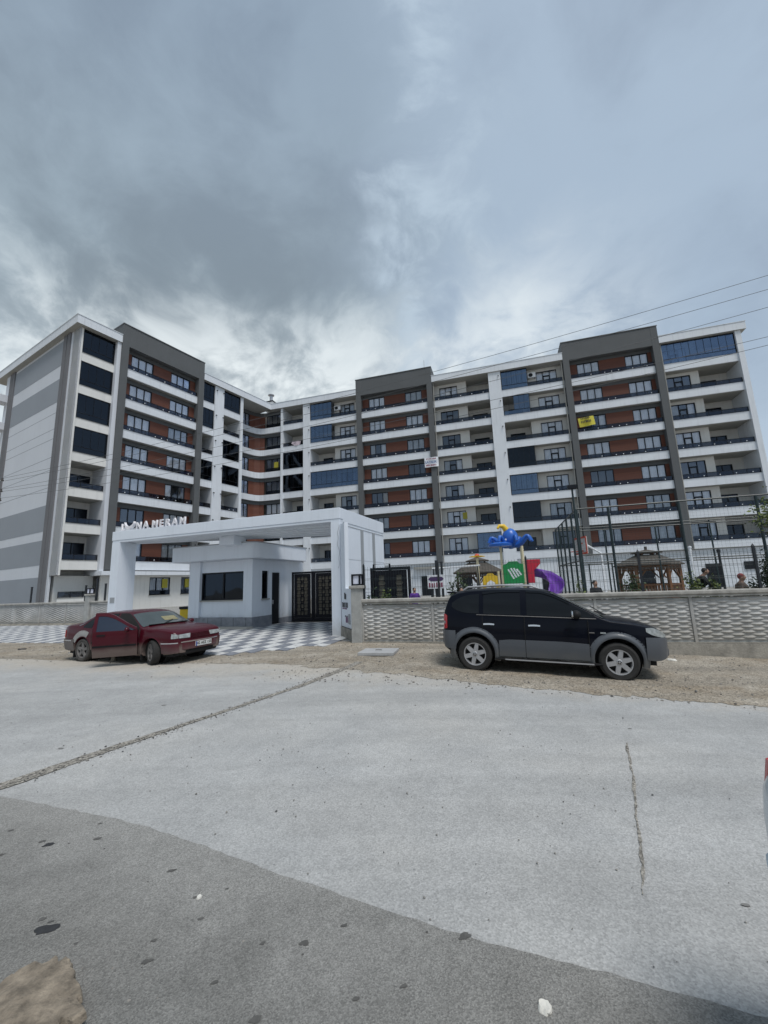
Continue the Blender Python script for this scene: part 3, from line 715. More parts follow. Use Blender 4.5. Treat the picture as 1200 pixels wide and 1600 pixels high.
# banners hung on the building
def bars(mb, x0, x1, z0, z1, n, seed, y=-.006):
    r = random.Random(seed); x = x0; st = (x1-x0)/n
    for i in range(n):
        w = st*(.45+.35*r.random()); h = (z1-z0)*(.8+.2*r.random()); mb.box(x, x+w, y, 0, z0, z0+h); x += st
m_bw = mat('banner_white', (.82, .84, .88), .6, .04); m_bb = mat('banner_blue', (.05, .13, .33), .6, .04); m_by = mat('banner_yellow', (.62, .55, .05), .6, .1); m_ny = mat('notice_yellow', (.42, .38, .04), .6, .1); m_bk = mat('banner_ink', (.05, .045, .03), .7); m_bm = mat('banner_maroon', (.26, .05, .10), .6)
bn = thing('sale_banner', 'white banner reading SATILIK tied to the railing by the first grey frame', 'banner', FR @ T(-7.72, -.42, 14.62))
M = W[bn]; mb = MB(); mb.grid(lambda a, b: (1.55*a+.05*math.sin(b*3.1)*(a-.5), .05*math.sin(a*7)+.03*math.sin(b*5), 1.12*b), 16, 8); mb.build('cloth', m_bw, bn, M @ T(0, .10, 0), smooth=80)
tm = text_mesh('lettering', 'SATILIK', .40, .004, m_bb); from_mesh('lettering', tm, bn, M @ T(.05, -.06, .40) @ UPXZ)
mb = MB(); bars(mb, .2, 1.35, .86, 1.0, 7, 3); bars(mb, .15, 1.4, .08, .27, 9, 5); mb.build('small_print', m_bm, bn, M @ T(0, -.06, 0))
by = thing('sale_banner', 'yellow banner on the third floor from the top at the far right grey frame', 'banner', FR @ T(8.62, -.33, 17.05))
M = W[by]; mb = MB(); mb.grid(lambda a, b: (1.5*a+.1*(1-b), .05*math.sin(a*6+b), .98*b+.12*a), 14, 6); mb.build('cloth', m_by, by, M @ T(0, .09, 0), smooth=80)
mb = MB(); bars(mb, .3, 1.2, .68, .92, 6, 8); bars(mb, .28, 1.3, .28, .58, 7, 4); mb.build('lettering', m_bk, by, M @ T(0, -.03, .06) @ Matrix.Rotation(-.08, 4, 'Y'))
def notice(F, s, d, z, w, h, m, lab):
    n = B(0, w, 0, .012, 0, h).build('window_notice', m, None, F @ T(s, d, z)); return tag(n, lab, 'notice', 'notices in the windows')
notice(FR, -27.6, .50, zt(5)+.35, .62, .95, m_ny, 'yellow notice in a corner window of the third floor from the top')
notice(FR, -29.9, -.9, zt(2)+.45, .6, 1.0, mat('notice_green', (.25, .62, .06), .6), 'bright green notice in a corner window near the gate beam') .matrix_world = FR @ T(-30.28, -1.75, zt(2)+.45) @ RZ(ang)
notice(FL, 23.2, .305, 2.2, .55, .85, m_ny, 'yellow notice in the ground floor window behind the red car')
notice(FL, 25.55, .305, 2.2, .45, .85, m_ny, 'yellow notice in the ground floor window beside the gatehouse')
notice(FR, -4.0, .99, zt(2)+1.0, .5, .75, m_ny, 'yellow notice in a second floor balcony door over the playground')
notice(FR, -5.0, .99, zt(7)+.75, .5, .6, m_bw, 'white notice in a top floor balcony door between the grey frames')
la = MB(); la.grid(lambda a, b: (1.25*a-.1*b, .06*math.sin(a*9)-.02, -(.25+.35*math.sin(a*2.7))*b), 16, 4)
lo = la.build('laundry', [mat('laundry', (.7, .6, .66), .9, .3, 3)], None, FR @ T(-24.75, .08, zt(6)+.56), smooth=80); tag(lo, 'pale laundry hung over a balcony rail near the inner corner', 'laundry')

m_hook = mat('hook_dark', (.03, .03, .033), .5)
for F_, s_, d_ in ((FR, 1.1, -.06), (FR, -22.3, -.06), (FL, 28.2, -.02), (FL, 29.1, -.02)):
    for i in range(1, 8):
        hk = MB().box(-.05, .05, -.16, 0, -.03, .03).box(-.03, .03, -.19, -.12, -.10, -.031); hk.build('cable_hook', m_hook, bld, F_ @ T(s_, d_-.001, zt(i)+1.75))
for F_, s_, d_ in ((FR, 7.72, .02), (FR, -6.28, .02), (FR, 17.12, .02), (FL, 26.52, .02)):
    MB().tube([(0, 0, zb(1)), (0, 0, 24.85)], .05, 8).build('downpipe', m_soffit, bld, F_ @ T(s_, d_-.0, 0))
# ================================================================ BOUNDARY WALLS
m_conc = mat('precast_concrete', (.56, .555, .54), .9, .20, 1.1, bump=.35, bscale=60, fine=.08, streak=.55, splash=.5)
m_cope = mat('wall_coping', (.47, .455, .42), .9, .2, 4, bump=.4, bscale=50, fine=.1, streak=.3)
m_foot = mat('footing', (.36, .335, .29), .92, .25, 3, bump=.8, bscale=25, fine=.15)
m_pier = mat('pier_concrete', (.44, .445, .43), .9, .16, 3, bump=.5, bscale=45, fine=.1, streak=.3)
def relief_panel(w, h):
    """precast panel with rows of staggered lens-shaped ridges"""
    def fn(a, b):
        x, z = a*w, b*h; p = .062; r = z/p; row = math.floor(r+1e-6); e = r-row
        am = .5+.5*math.cos(2*math.pi*x/.44+math.pi*row)
        y = (am**1.3)*(min(1, e/.12) if e < .12 else (1-e)/.88)
        edge = min(1, min(x, w-x)/.04, min(z, h-z)/.03)
        return (x, -.045*y*max(0, edge), z)
    return MB().grid(fn, int(w/.03), int(h/.0078)).mesh('panel', m_conc, smooth=70)
PW = 2.23
pm = relief_panel(PW-.07, 1.05)
def wall_run(name, label, u0, n, v, zbase, piers=(), foot=-.6, capz=0.0):
    w = thing(name, label, 'wall', SITE @ T(u0, v, zbase))
    L = n*PW; M = W[w]
    B(0, L, .03, .20, 0, 1.10).build('backing', m_pier, w, M)
    for i in range(n):
        from_mesh('panel', pm, w, M @ T(i*PW+.035, .028, .045))
        B(i*PW-.034, i*PW+.034, .0, .031, 0, 1.12).build('joint_post', m_conc, w, M)
    mb = MB()
    cx = lin(0, L, n*12)
    for a, b in zip(cx[:-1], cx[1:]): pass
    mb.prism_xz([(0, 0), (L, 0), (L, .05), (0, .05)], -.05, .25); mb.build('coping_lower', m_cope, w, M @ T(0, 0, 1.125))
    B(-.02, L+.02, -.085, .285, 1.18, 1.285).build('coping', m_cope, w, M, bevel=.025)
    fo = MB(); fo.grid(lambda a, b: (L*a, -.06-.10*(1-b)+jit(L*a, b*3, .03, 1.5), foot+(-.02-foot)*b), n*10, 5); fo.box(0, L, -.05, .2, foot, -.003)
    fo.build('footing', m_foot, w, M, smooth=50)
    for x in piers:
        B(x-.17, x+.17, -.12, .22, foot, 1.62).build('pier', m_pier, w, M, bevel=.012); B(x-.22, x+.22, -.17, .27, 1.621, 1.72).build('pier_cap', m_cope, w, M, bevel=.02)
    return w
wallR = wall_run('boundary_wall', 'precast concrete wall with wavy relief panels behind the dark SUV', -4.42, 9, 12.52, .03, piers=(-.16,), foot=-.75)
wallL = wall_run('boundary_wall', 'precast concrete wall at the left below the grey banded gable', -44.6, 10, 19.75, .12, piers=(19.7, 22.3), foot=-.3)
# lanterns on piers
m_lamp = mat('lantern_glass', (.78, .8, .92), .35, .03)
def lantern(M, lab):
    l = thing('pier_lantern', lab, 'lantern', M, 'lanterns on wall piers')
    mb = MB().box(-.15, .15, -.15, .15, 0, .05).box(-.15, .15, -.15, .15, .31, .36)
    for x in (-1, 1):
        for y in (-1, 1): mb.box(x*.15, x*.10, y*.15, y*.10, .05, .31)
    mb.build('frame', m_frame, l, M); B(-.11, .11, -.11, .11, .05, .31).build('glass_block', m_lamp, l, M)
lantern(SITE @ T(-4.58, 12.57, 1.752), 'black framed lantern on the concrete pier beside the white gate panel')
lantern(SITE @ T(-24.9, 19.8, 1.842), 'lantern on the left wall pier in front of the ground floor balcony')
# ---- welded mesh fence on the right wall
m_fence = mat('fence_green', (.012, .028, .03), .5, .1)
m_post = mat('dark_post', (.014, .018, .024), .45, .1)
fe = thing('mesh_fence', 'dark welded mesh fence standing on the concrete wall', 'fence', SITE @ T(-4.4, 12.62, 1.31)); M = W[fe]
posts = [.02, 2.43, 5.0, 7.9, 10.5, 13.1, 15.7]
for x in posts: MB().box(x-.028, x+.028, .0, .056, 0, 1.06).add([(x-.03, -.002, 1.06), (x+.03, -.002, 1.06), (x+.03, .058, 1.06), (x-.03, .058, 1.06), (x, .028, 1.14)], [(0, 1, 4), (1, 2, 4), (2, 3, 4), (3, 0, 4)]).build('post', m_post, fe, M)
for a, b in zip(posts[:-1], posts[1:]):
    mb = MB(); n = int((b-a-.1)/.085)
    for i in range(n+1): x = a+.05+(b-a-.1)*i/n; mb.tube([(x, .03, .04), (x, .03, 1.02)], .0032, 4, cap=False)
    for z in (.06, .30, .34, .60, .64, .90, .94): mb.tube([(a+.03, .03+(.02 if z in (.34, .64, .94) else 0), z), (b-.03, .03+(.02 if z in (.34, .64, .94) else 0), z)], .0036, 4, cap=False)
    tag(mb.build('mesh_panel', m_fence, fe, M), kind='stuff')
# posts of a fence on the left wall
for k, (u, h) in enumerate(((-30.05, 1.0), (-24.45, 1.35), (-25.35, .95), (-23.75, 1.0))):
    mb = MB().box(-.04, .04, -.04, .04, 0, h).box(-.05, .05, -.05, .05, h, h+.04)
    tag(mb.build('fence_post', m_post, None, SITE @ T(u, 19.86, 1.405)), ['lone dark post on the left wall before the gable', 'tallest dark post beside the lantern on the left wall', 'short dark post just left of the wall lantern', 'dark post right of the wall lantern near the gate portal'][k], 'post', 'posts on the left wall')

# ================================================================ GATE PORTAL, GATEHOUSE, GATES
m_pw = mat('portal_white', (.75, .80, .87), .55, .035, .6, bump=.05, bscale=30, streak=.14, splash=.45)
m_pg = mat('portal_grey', (.33, .35, .37), .6, .05)
m_stone = mat('plinth_stone', (.16, .172, .20), .5, .25, 3.5, col2=(.27, .285, .315), bump=.15, bscale=12)
A2 = R_(20.0)
m_poly = bpy.data.materials.new('translucent_roof_sheet'); m_poly.use_nodes = True; k_ = NT(m_poly.node_tree); k_.n.clear()  # translucency added so daylight passes through and brightens the gatehouse
_o = k_.new('ShaderNodeOutputMaterial'); _a = k_.new('ShaderNodeBsdfDiffuse'); _b = k_.new('ShaderNodeBsdfTranslucent'); _m = k_.new('ShaderNodeMixShader'); _m.inputs[0].default_value = .6
_a.inputs[0].default_value = (.55, .56, .56, 1); _b.inputs[0].default_value = (.72, .73, .72, 1); k_.l.new(_a.outputs[0], _m.inputs[1]); k_.l.new(_b.outputs[0], _m.inputs[2]); k_.l.new(_m.outputs[0], _o.inputs[0])
PF = frame((-1.68, 15.06, 0), A2)            # portal: x to the right, y to the back, origin at the near right corner
po = thing('gate_portal', 'large white gate portal with striped end wall and a long roof beam over the entrance', 'gate portal', PF); M = PF
TOP, BOT, DEP, WID, LEG = 4.66, 4.14, 4.7, 11.85, .36
B(-LEG, 0, .012, DEP-.01, 0, BOT).build('right_leg', m_pw, po, M)
B(-WID, -WID+.5, .012, .88, 0, BOT).build('left_leg', m_pw, po, M)
LD = .9
def bk(x): return DEP+(LD-DEP)*(-x/WID)
bm_ = MB().box(-WID-.02, .02, 0, .30, BOT+.10, TOP).box(-WID, 0, .02, .30, BOT, BOT+.10)
bm_.prism([(-.3, .30), (.02, .30), (.02, DEP), (-.3, bk(-.3))], BOT, TOP); bm_.prism([(-WID-.02, .30), (-WID+.3, .30), (-WID+.3, bk(-WID+.3)), (-WID-.02, LD)], BOT, TOP)
bm_.prism([(-WID+.3, bk(-WID+.3)-.25), (-.3, bk(-.3)-.25), (-.3, bk(-.3)), (-WID+.3, bk(-WID+.3))], BOT, TOP)
bm_.build('beam', m_pw, po, M, bevel=.012)
MB().prism([(-WID+.3, .30), (-.3, .30), (-.3, bk(-.3)-.25), (-WID+.3, bk(-WID+.3)-.25)], TOP-.16, TOP-.15).build('roof_sheet', m_poly, po, M)
for i in range(5):
    t0, t1 = .08+.19*i, .08+.19*i+.07; y0 = lambda t, x: .30+(bk(x)-.55)*t
    MB().prism([(-WID+.3, y0(t0, -WID+.3)), (-.3, y0(t0, -.3)), (-.3, y0(t1, -.3)), (-WID+.3, y0(t1, -WID+.3))], BOT+.03, BOT+.15).build('ceiling_slat', m_pw, po, M)
for a in (1.95, 3.25): B(.002, .022, a, a+.27, .02, 4.02).build('stripe', m_pg, po, M)
B(.002, .012, .1, 4.65, 4.02, 4.04).build('joint', m_pg, po, M)
for z in (1.45, 2.75): B(.002, .006, .05, 4.65, z, z+.008).build('joint', m_pg, po, M)
wv = MB(); wv.tube([(-.05+.03*math.sin(z*5)+.02*math.sin(z*13), .004, z) for z in lin(2.4, 4.0, 40)], .006, 5); wv.build('cable', m_pg, po, M)   # loose cable down the front edge
B(-WID+.14, -WID+.42, .0, .014, 1.38, 1.62).build('nameplate', m_pg, po, M)
B(-6.55, -5.75, 1.1, 1.9, 3.75, BOT-.002).build('roof_support', m_pw, po, M)
# letters on the beam
m_let = mat('letter_face', (.82, .80, .83), .35, .04); m_lets = mat('letter_side', (.30, .16, .24), .5, .1)
sg = thing('name_letters', 'raised white letters reading LUNA MERAM standing on the portal beam', 'sign', PF @ T(-WID+.3, .12, TOP+.005)); M = W[sg]
def letter(ch, x, size, w=1.0):
    me = text_mesh('letter', ch, size, .03, m_let, bevel=.004); o = from_mesh('letter', me, sg, M @ T(x, 0, .03) @ Matrix.Diagonal((w, 1, 1, 1)) @ UPXZ); return o
letter('L', .08, .46); letter('N', 1.02, .46); letter('A', 1.48, .48)
mo = []
for i in range(25): t = math.pi+.12+(math.pi-.24)*i/24; mo.append((.30*math.cos(t), .30*math.sin(t)))
for i in range(25): t = 2*math.pi-.12-(math.pi-.24)*i/24; mo.append((.30*math.cos(t), .08+.24*math.sin(t)))
from_mesh('crescent_letter', shape2d('crescent_letter', mo, [], .06, m_let), sg, M @ T(.62, 0, .36) @ UPXZ)
x = 2.02
for chx, wd in (('M', .45), ('E', .36), ('R', .40), ('A', .43), ('M', .5)): letter(chx, x, .46); x += wd
# splayed sign panel between portal and wall pier
a = uv(-4.72, 12.62); b = uv(-5.72, 14.02); d = (b-a); wl = d.length; ang2 = math.atan2(-d.y, -d.x)
WP = Matrix.Translation(b) @ RZ(ang2)          # x from portal to pier, -y faces the entrance
wp = thing('entrance_sign', 'white upright sign with dark and purple lettering beside the concrete pier', 'sign', WP); M = WP
B(0, wl-.05, 0, .14, .36, 1.66).build('panel', m_pw, wp, M); B(.0, wl-.05, .0, .14, 1.662, 4.0).build('upper_panel', m_pw, wp, M @ Matrix.Diagonal((.35, 1, 1, 1)))
B(-.03, wl, -.04, .2, -.1, .34).build('plinth', m_foot, wp, M); B(0, wl-.06, -.02, .13, .342, .358).build('shadow_gap', m_frame, wp, M)
mb = MB(); bars(mb, .42, .78, 1.30, 1.52, 2, 2); bars(mb, .12, .95, 1.02, 1.20, 5, 6); bars(mb, .5, .9, .70, .76, 2, 3); mb.build('dark_lettering', m_frame, wp, M @ T(0, -.005, 0))
mb = MB(); bars(mb, .15, .8, .96, 1.01, 5, 9); bars(mb, .6, 1.15, .52, .72, 4, 9); mb.build('purple_lettering', mat('purple_ink', (.22, .09, .19), .6), wp, M @ T(0, -.007, 0))
B(1.0, 1.2, -.03, 0, .5, .82).build('intercom', m_pg, wp, M)

# ---- gatehouse
BF = frame((-6.17, 19.25, 0), A2)             # x right (corner at 0, building to the left), y back
gh = thing('gatehouse', 'white gatehouse with grey stone plinth, wide dark window and overhanging flat roof', 'gatehouse', BF); M = BF
LW, SD = 3.75, 4.3
mb = MB()
mb.box(-LW, -LW+.65, -.10, .22, .5, 3.16).box(-.5, 0, -.10, .22, .5, 3.16)       # front piers
mb.box(-LW+.65, -.5, .04, .22, .5, 1.28).box(-LW+.65, -.5, .04, .22, 2.62, 3.16)
mb.box(-.2, 0, .22, .62, .5, 3.16).box(-.2, 0, 1.12, 1.42, .5, 3.16).box(-.2, 0, .62, 1.12, .5, 1.28).box(-.2, 0, .62, 1.12, 2.62, 3.16)   # right wall with slit window
mb.box(-.2, 0, 1.42, 2.1, 2.55, 3.16).box(-.2, 0, 2.1, SD, .3, 3.16).box(-LW, -.2, SD-.2, SD, .3, 3.16).box(-LW, -LW+.2, .22, SD-.2, .3, 3.16)
mb.build('wall', m_pw, gh, M)
st = MB().box(-LW-.02, .02, -.12, .24, 0, .498).box(-.21, .02, .24, 1.42, 0, .498).box(-.21, .02, 2.1, SD, 0, .298)
st.build('plinth', m_stone, gh, M)
for x in (-3.2, -2.5, -1.7, -1.0, -.3): B(x-.006, x+.006, -.124, -.12, .02, .49).build('plinth_joint', m_frame, gh, M)
B(-LW-.25, .12, -.55, -.12, 0, .10).build('step', m_soffit, gh, M)
wv_ = window(BF @ T(-LW+.65, .06, 1.30), LW-1.15, 1.32, 2, 0, g=g_dark, parent=gh)
B(-LW+.60, -.45, -.06, .06, 1.24, 1.298).build('sill', m_soffit, gh, M)
window(BF @ T(-.06, .62, 1.30) @ RZ(math.pi/2), .5, 1.32, 1, 0, g=g_dark, parent=gh); B(-.04, .07, .58, 1.16, 1.24, 1.298).build('sill', m_soffit, gh, M)
dl = B(-.12, -.05, 1.45, 2.08, .05, 2.53).build('door', m_frame, gh, M); B(-.05, -.03, 1.55, 1.58, 1.0, 1.2).build('handle', m_knob, dl, M)
B(-LW+.2, -.2, .24, SD-.2, .02, .06).build('floor', m_soffit, gh, M); B(-LW+.2, -.2, 1.9, 1.95, .06, 3.1).build('inner_wall', m_inside, gh, M)
def rr(x0, x1, y0, y1, r, n=6):
    o = []
    for cx, cy, a0 in ((x1-r, y0+r, -90), (x1-r, y1-r, 0), (x0+r, y1-r, 90), (x0+r, y0+r, 180)):
        for i in range(n+1): t = R_(a0+90*i/n); o.append((cx+r*math.cos(t), cy+r*math.sin(t)))
    return o
MB().prism(rr(-LW-.75, .6, -.75, SD-.3, .45), 3.17, 3.86).build('roof', m_pw, gh, M, smooth=30)
MB().prism(rr(-LW-.79, .64, -.79, SD-.26, .47), 3.862, 3.90).build('roof_coping', m_pg, gh, M, smooth=30)
B(-4.0, -3.97, .4, .43, 3.84, 4.15).build('antenna', m_frame, gh, M @ Matrix.Rotation(.25, 4, 'Y') if False else M)

# ---- black lattice gates
m_gate = mat('gate_black', (.008, .009, .014), .5, .1, spec=.2); m_gback = mat('gate_backing', (.15, .138, .11), .8, .15)
def lattice(w, h, c):
    holes = []; nx, nz = max(1, int((w-.12)/c)), max(1, int((h-.12)/c)); cx, cz = (w-.0)/nx, h/nz; cx = (w-.12)/nx; cz = (h-.12)/nz
    for i in range(nx):
        for j in range(nz):
            x, z = .06+(i+.5)*cx, .06+(j+.5)*cz; s = .23
            holes.append([(x-s*cx, z-s*cz), (x+s*cx, z-s*cz), (x+s*cx, z+s*cz), (x-s*cx, z+s*cz)])
            if j < nz-1:
                zz = z+cz/2; holes.append([(x-.22*cx, zz-.19*cz), (x+.22*cx, zz-.19*cz), (x+.33*cx, zz), (x+.22*cx, zz+.19*cz), (x-.22*cx, zz+.19*cz), (x-.33*cx, zz)])
            if i < nx-1:
                xx = x+cx/2; holes.append([(xx-.17*cx, z-.20*cz), (xx, z-.31*cz), (xx+.17*cx, z-.20*cz), (xx+.17*cx, z+.20*cz), (xx, z+.31*cz), (xx-.17*cx, z+.20*cz)])
                if j < nz-1: zz = z+cz/2; q = .11*cx; holes.append([(xx-q, zz), (xx, zz-q), (xx+q, zz), (xx, zz+q)])
    return shape2d('lattice', [(0, 0), (w, 0), (w, h), (0, h)], holes, .012, m_gate)
def gate_leaf(name, label, M, w, h, z0, n=2, c=.36, grp='black lattice gate leaves'):
    g = thing(name, label, 'gate', M, grp); fr = MB().box(0, .09, -.05, .05, z0, z0+h).box(w-.09, w, -.05, .05, z0, z0+h).box(.09, w-.09, -.05, .05, z0+h-.10, z0+h).box(.09, w-.09, -.05, .05, z0, z0+.16)
    pwid = (w-.18)/n
    for i in range(1, n): fr.box(.09+i*pwid-.04, .09+i*pwid+.04, -.045, .045, z0+.16, z0+h-.10)
    fr.build('frame', m_gate, g, M)
    me = lattice(pwid-.09, h-.28, c)
    for i in range(n):
        from_mesh('lattice', me, g, M @ T(.09+i*pwid+.045, -.02, z0+.17) @ UPXZ)
        B(.09+i*pwid+.045, .09+(i+1)*pwid-.045, .012, .02, z0+.17, z0+h-.11).build('backing', m_gback, g, M)
    return g
GF = frame((0, 0, 0), A0)
gate_leaf('sliding_gate', 'black lattice driveway gate leaf hung on the portal wall', SITE @ T(-9.55, 19.62, 0), 1.5, 2.5, .06, 1, .31)
gate_leaf('sliding_gate', 'black lattice driveway gate leaf next to the gatehouse doorway', SITE @ T(-10.72, 19.50, 0) @ RZ(.08), 1.16, 2.5, .06, 1, .31)
gate_leaf('parked_gate', 'black lattice gate leaf parked behind the wall right of the portal', SITE @ T(-4.78, 14.6, 0), 1.5, 1.98, .385, 2, .34)
fh = thing('gate_guide_frame', 'square black guide frame rising above the parked gate leaf', 'gate frame', SITE @ T(-4.7, 14.72, .38)); MB().tube([(0, 0, 0), (0, 0, 2.12), (.62, 0, 2.12), (.62, 0, 0)], .035, 6).build('tube_frame', m_gate, fh, W[fh])

# ---- things at the left behind the red car
m_lw = mat('low_wall_white', (.74, .735, .70), .85, .05, 1, streak=.2)
lw = thing('low_wall', 'low white garden wall between the portal and the gatehouse', 'wall', SITE @ T(-20.6, 24.0, .3)); M = W[lw]
B(0, 7.2, 0, .25, 0, 1.05).build('wall_body', m_lw, lw, M); B(-.05, 7.25, -.06, .31, 1.051, 1.12).build('coping', m_cope, lw, M)
rl = thing('garden_railing', 'dark steel railing panel on the low garden wall', 'railing', SITE @ T(-20.2, 24.1, 1.42)); M = W[rl]
mb = MB().tube([(0, 0, 0), (0, 0, .95), (2.0, 0, .95), (2.0, 0, 0)], .035, 6)
for q in (.35, .65): mb.tube([(0, 0, q), (2.0, 0, q)], .018, 5)
for q in (.65, 1.3): mb.tube([(q, 0, 0), (q, 0, .95)], .02, 5)
mb.build('rail_frame', m_post, rl, M)
sh_ = tag(MB().prism_xz([(0, 0), (1.05, .02), (1.1, .72), (.85, .75)], 0, .05).build('black_sheet', m_post, None, SITE @ T(-19.6, 23.95, 1.425)), 'black sheet leaning against the garden railing', 'sheet')
yb = thing('yellow_barrier', 'yellow barrier block with a black top beside the gatehouse', 'barrier', SITE @ T(-16.6, 18.2, 0)); M = W[yb]
B(0, 1.1, 0, .35, .0, .86).build('body', mat('barrier_yellow', (.78, .53, .02), .5, .08, 3), yb, M, bevel=.03); B(-.03, 1.13, -.03, .38, .861, .99).build('top', m_frame, yb, M, bevel=.02)
mb = MB(); mb.lathe([(.0, 0), (.16, 0), (.16, .04), (.05, .06), (.05, .3), (0, .3)], 10); mb.box(-.25, .35, -.1, .1, .3, .42).tube([(-.2, 0, .36), (-.3, 0, .62), (-.1, 0, .66)], .02, 5).tube([(.3, 0, .36), (.4, 0, .6)], .02, 5)
tag(mb.build('garden_machine', [m_post], None, SITE @ T(-17.6, 24.1, 1.42)), 'small dark machine with handles on the low garden wall', 'machine')

# ================================================================ SPORTS CAGE
cg = thing('sports_cage', 'tall dark green steel cage of the ball court behind the fence', 'sports cage', SITE @ T(2.85, 17.2, .38)); M = W[cg]
Hc = 3.98; Lx, Ly = 12.0, 7.0
m_cage = mat('cage_steel', (.012, .028, .032), .45, .1)
for x in (0, 1.12, 3.45, 5.8, 8.2, 10.2, 12.0): MB().tube([(x, 0, 0), (x, 0, Hc)], .048, 8).build('post', m_cage, cg, M)
for y in (1.4, 2.8, 4.2, 5.6, 7.0): MB().tube([(0, y, 0), (0, y, Hc)], .04, 8).build('post', m_cage, cg, M)
for x in (2.4, 4.8, 7.2, 9.6, 12.0): MB().tube([(x, Ly, 0), (x, Ly, Hc)], .04, 8).build('post', m_cage, cg, M)
for z in (Hc, 3.12, 2.2, 1.9): MB().tube([(0, 0, z), (Lx, 0, z)], .032 if z == Hc else .024, 6).build('rail', m_cage, cg, M)
for z in (Hc, 2.0): MB().tube([(0, 0, z), (0, Ly, z)], .032, 6).build('rail', m_cage, cg, M); MB().tube([(0, Ly, z), (Lx, Ly, z)], .032, 6).build('rail', m_cage, cg, M)
mb = MB(); 
for i in range(int(Lx/.12)): mb.tube([(i*.12, 0, .05), (i*.12, 0, Hc)], .0018, 3, cap=False)
for i in range(int(Hc/.12)): mb.tube([(0, 0, .05+i*.12), (Lx, 0, .05+i*.12)], .0018, 3, cap=False)
for i in range(int(Ly/.10)+1): mb.tube([(0, i*.10, .05), (0, i*.10, Hc)], .0022, 3, cap=False)
for i in range(int(Hc/.10)): mb.tube([(0, 0, .05+i*.10), (0, Ly, .05+i*.10)], .0022, 3, cap=False)
tag(mb.build('net', m_cage, cg, M), kind='stuff')
cdr = MB().tube([(.22, -.03, 0), (.22, -.03, 1.85), (1.0, -.03, 1.85), (1.0, -.03, 0)], .03, 6); cdr.build('door_frame', m_cage, cg, M)
fl = thing('floodlight_pole', 'slim floodlight pole at the corner of the ball court', 'floodlight', SITE @ T(2.75, 16.9, .38)); M = W[fl]
MB().tube([(0, 0, 0), (0, 0, 4.75)], [.05, .035], 8).build('pole', m_cage, fl, M); B(-.16, .16, -.1, .08, 4.72, 4.9).build('lamp_head', m_frame, fl, M, bevel=.02)
hp = thing('basketball_hoop', 'red and white basketball hoop inside the ball court', 'basketball hoop', SITE @ T(3.4, 20.5, .38)); M = W[hp] @ RZ(R_(-74))
MB().tube([(0, .9, 0), (0, .9, 2.4), (0, .15, 2.9)], .05, 8).build('pole', m_knob, hp, M)
m_red = mat('hoop_red', (.62, .09, .05), .5, .05)
mb = MB().box(-.6, .6, 0, .04, 2.4, 3.15); mb.build('backboard', mat('board', (.75, .74, .73), .5), hp, M)
mb = MB().box(-.62, .62, -.02, -.002, 2.38, 2.46).box(-.62, .62, -.02, -.002, 3.09, 3.17).box(-.62, -.54, -.02, -.002, 2.46, 3.09).box(.54, .62, -.02, -.002, 2.46, 3.09).box(-.25, .25, -.02, -.002, 2.5, 2.56).box(-.25, .25, -.02, -.002, 2.84, 2.9); mb.build('border', m_red, hp, M)
MB().tube([(.23*math.cos(t), -.25+.23*math.sin(t), 2.52) for t in lin(0, 2*math.pi*15/16, 15)], .014, 6, closed=True).build('ring', m_red, hp, M)
wpz = thing('white_pole', 'white steel pole standing at the ball court in front of the gazebo', 'pole', SITE @ T(6.35, 17.0, .38)); MB().tube([(0, 0, 0), (0, 0, 2.25)], .045, 8).lathe([(.06, 2.25), (.06, 2.3), (0, 2.32)], 8).build('shaft', m_knob, wpz, W[wpz])

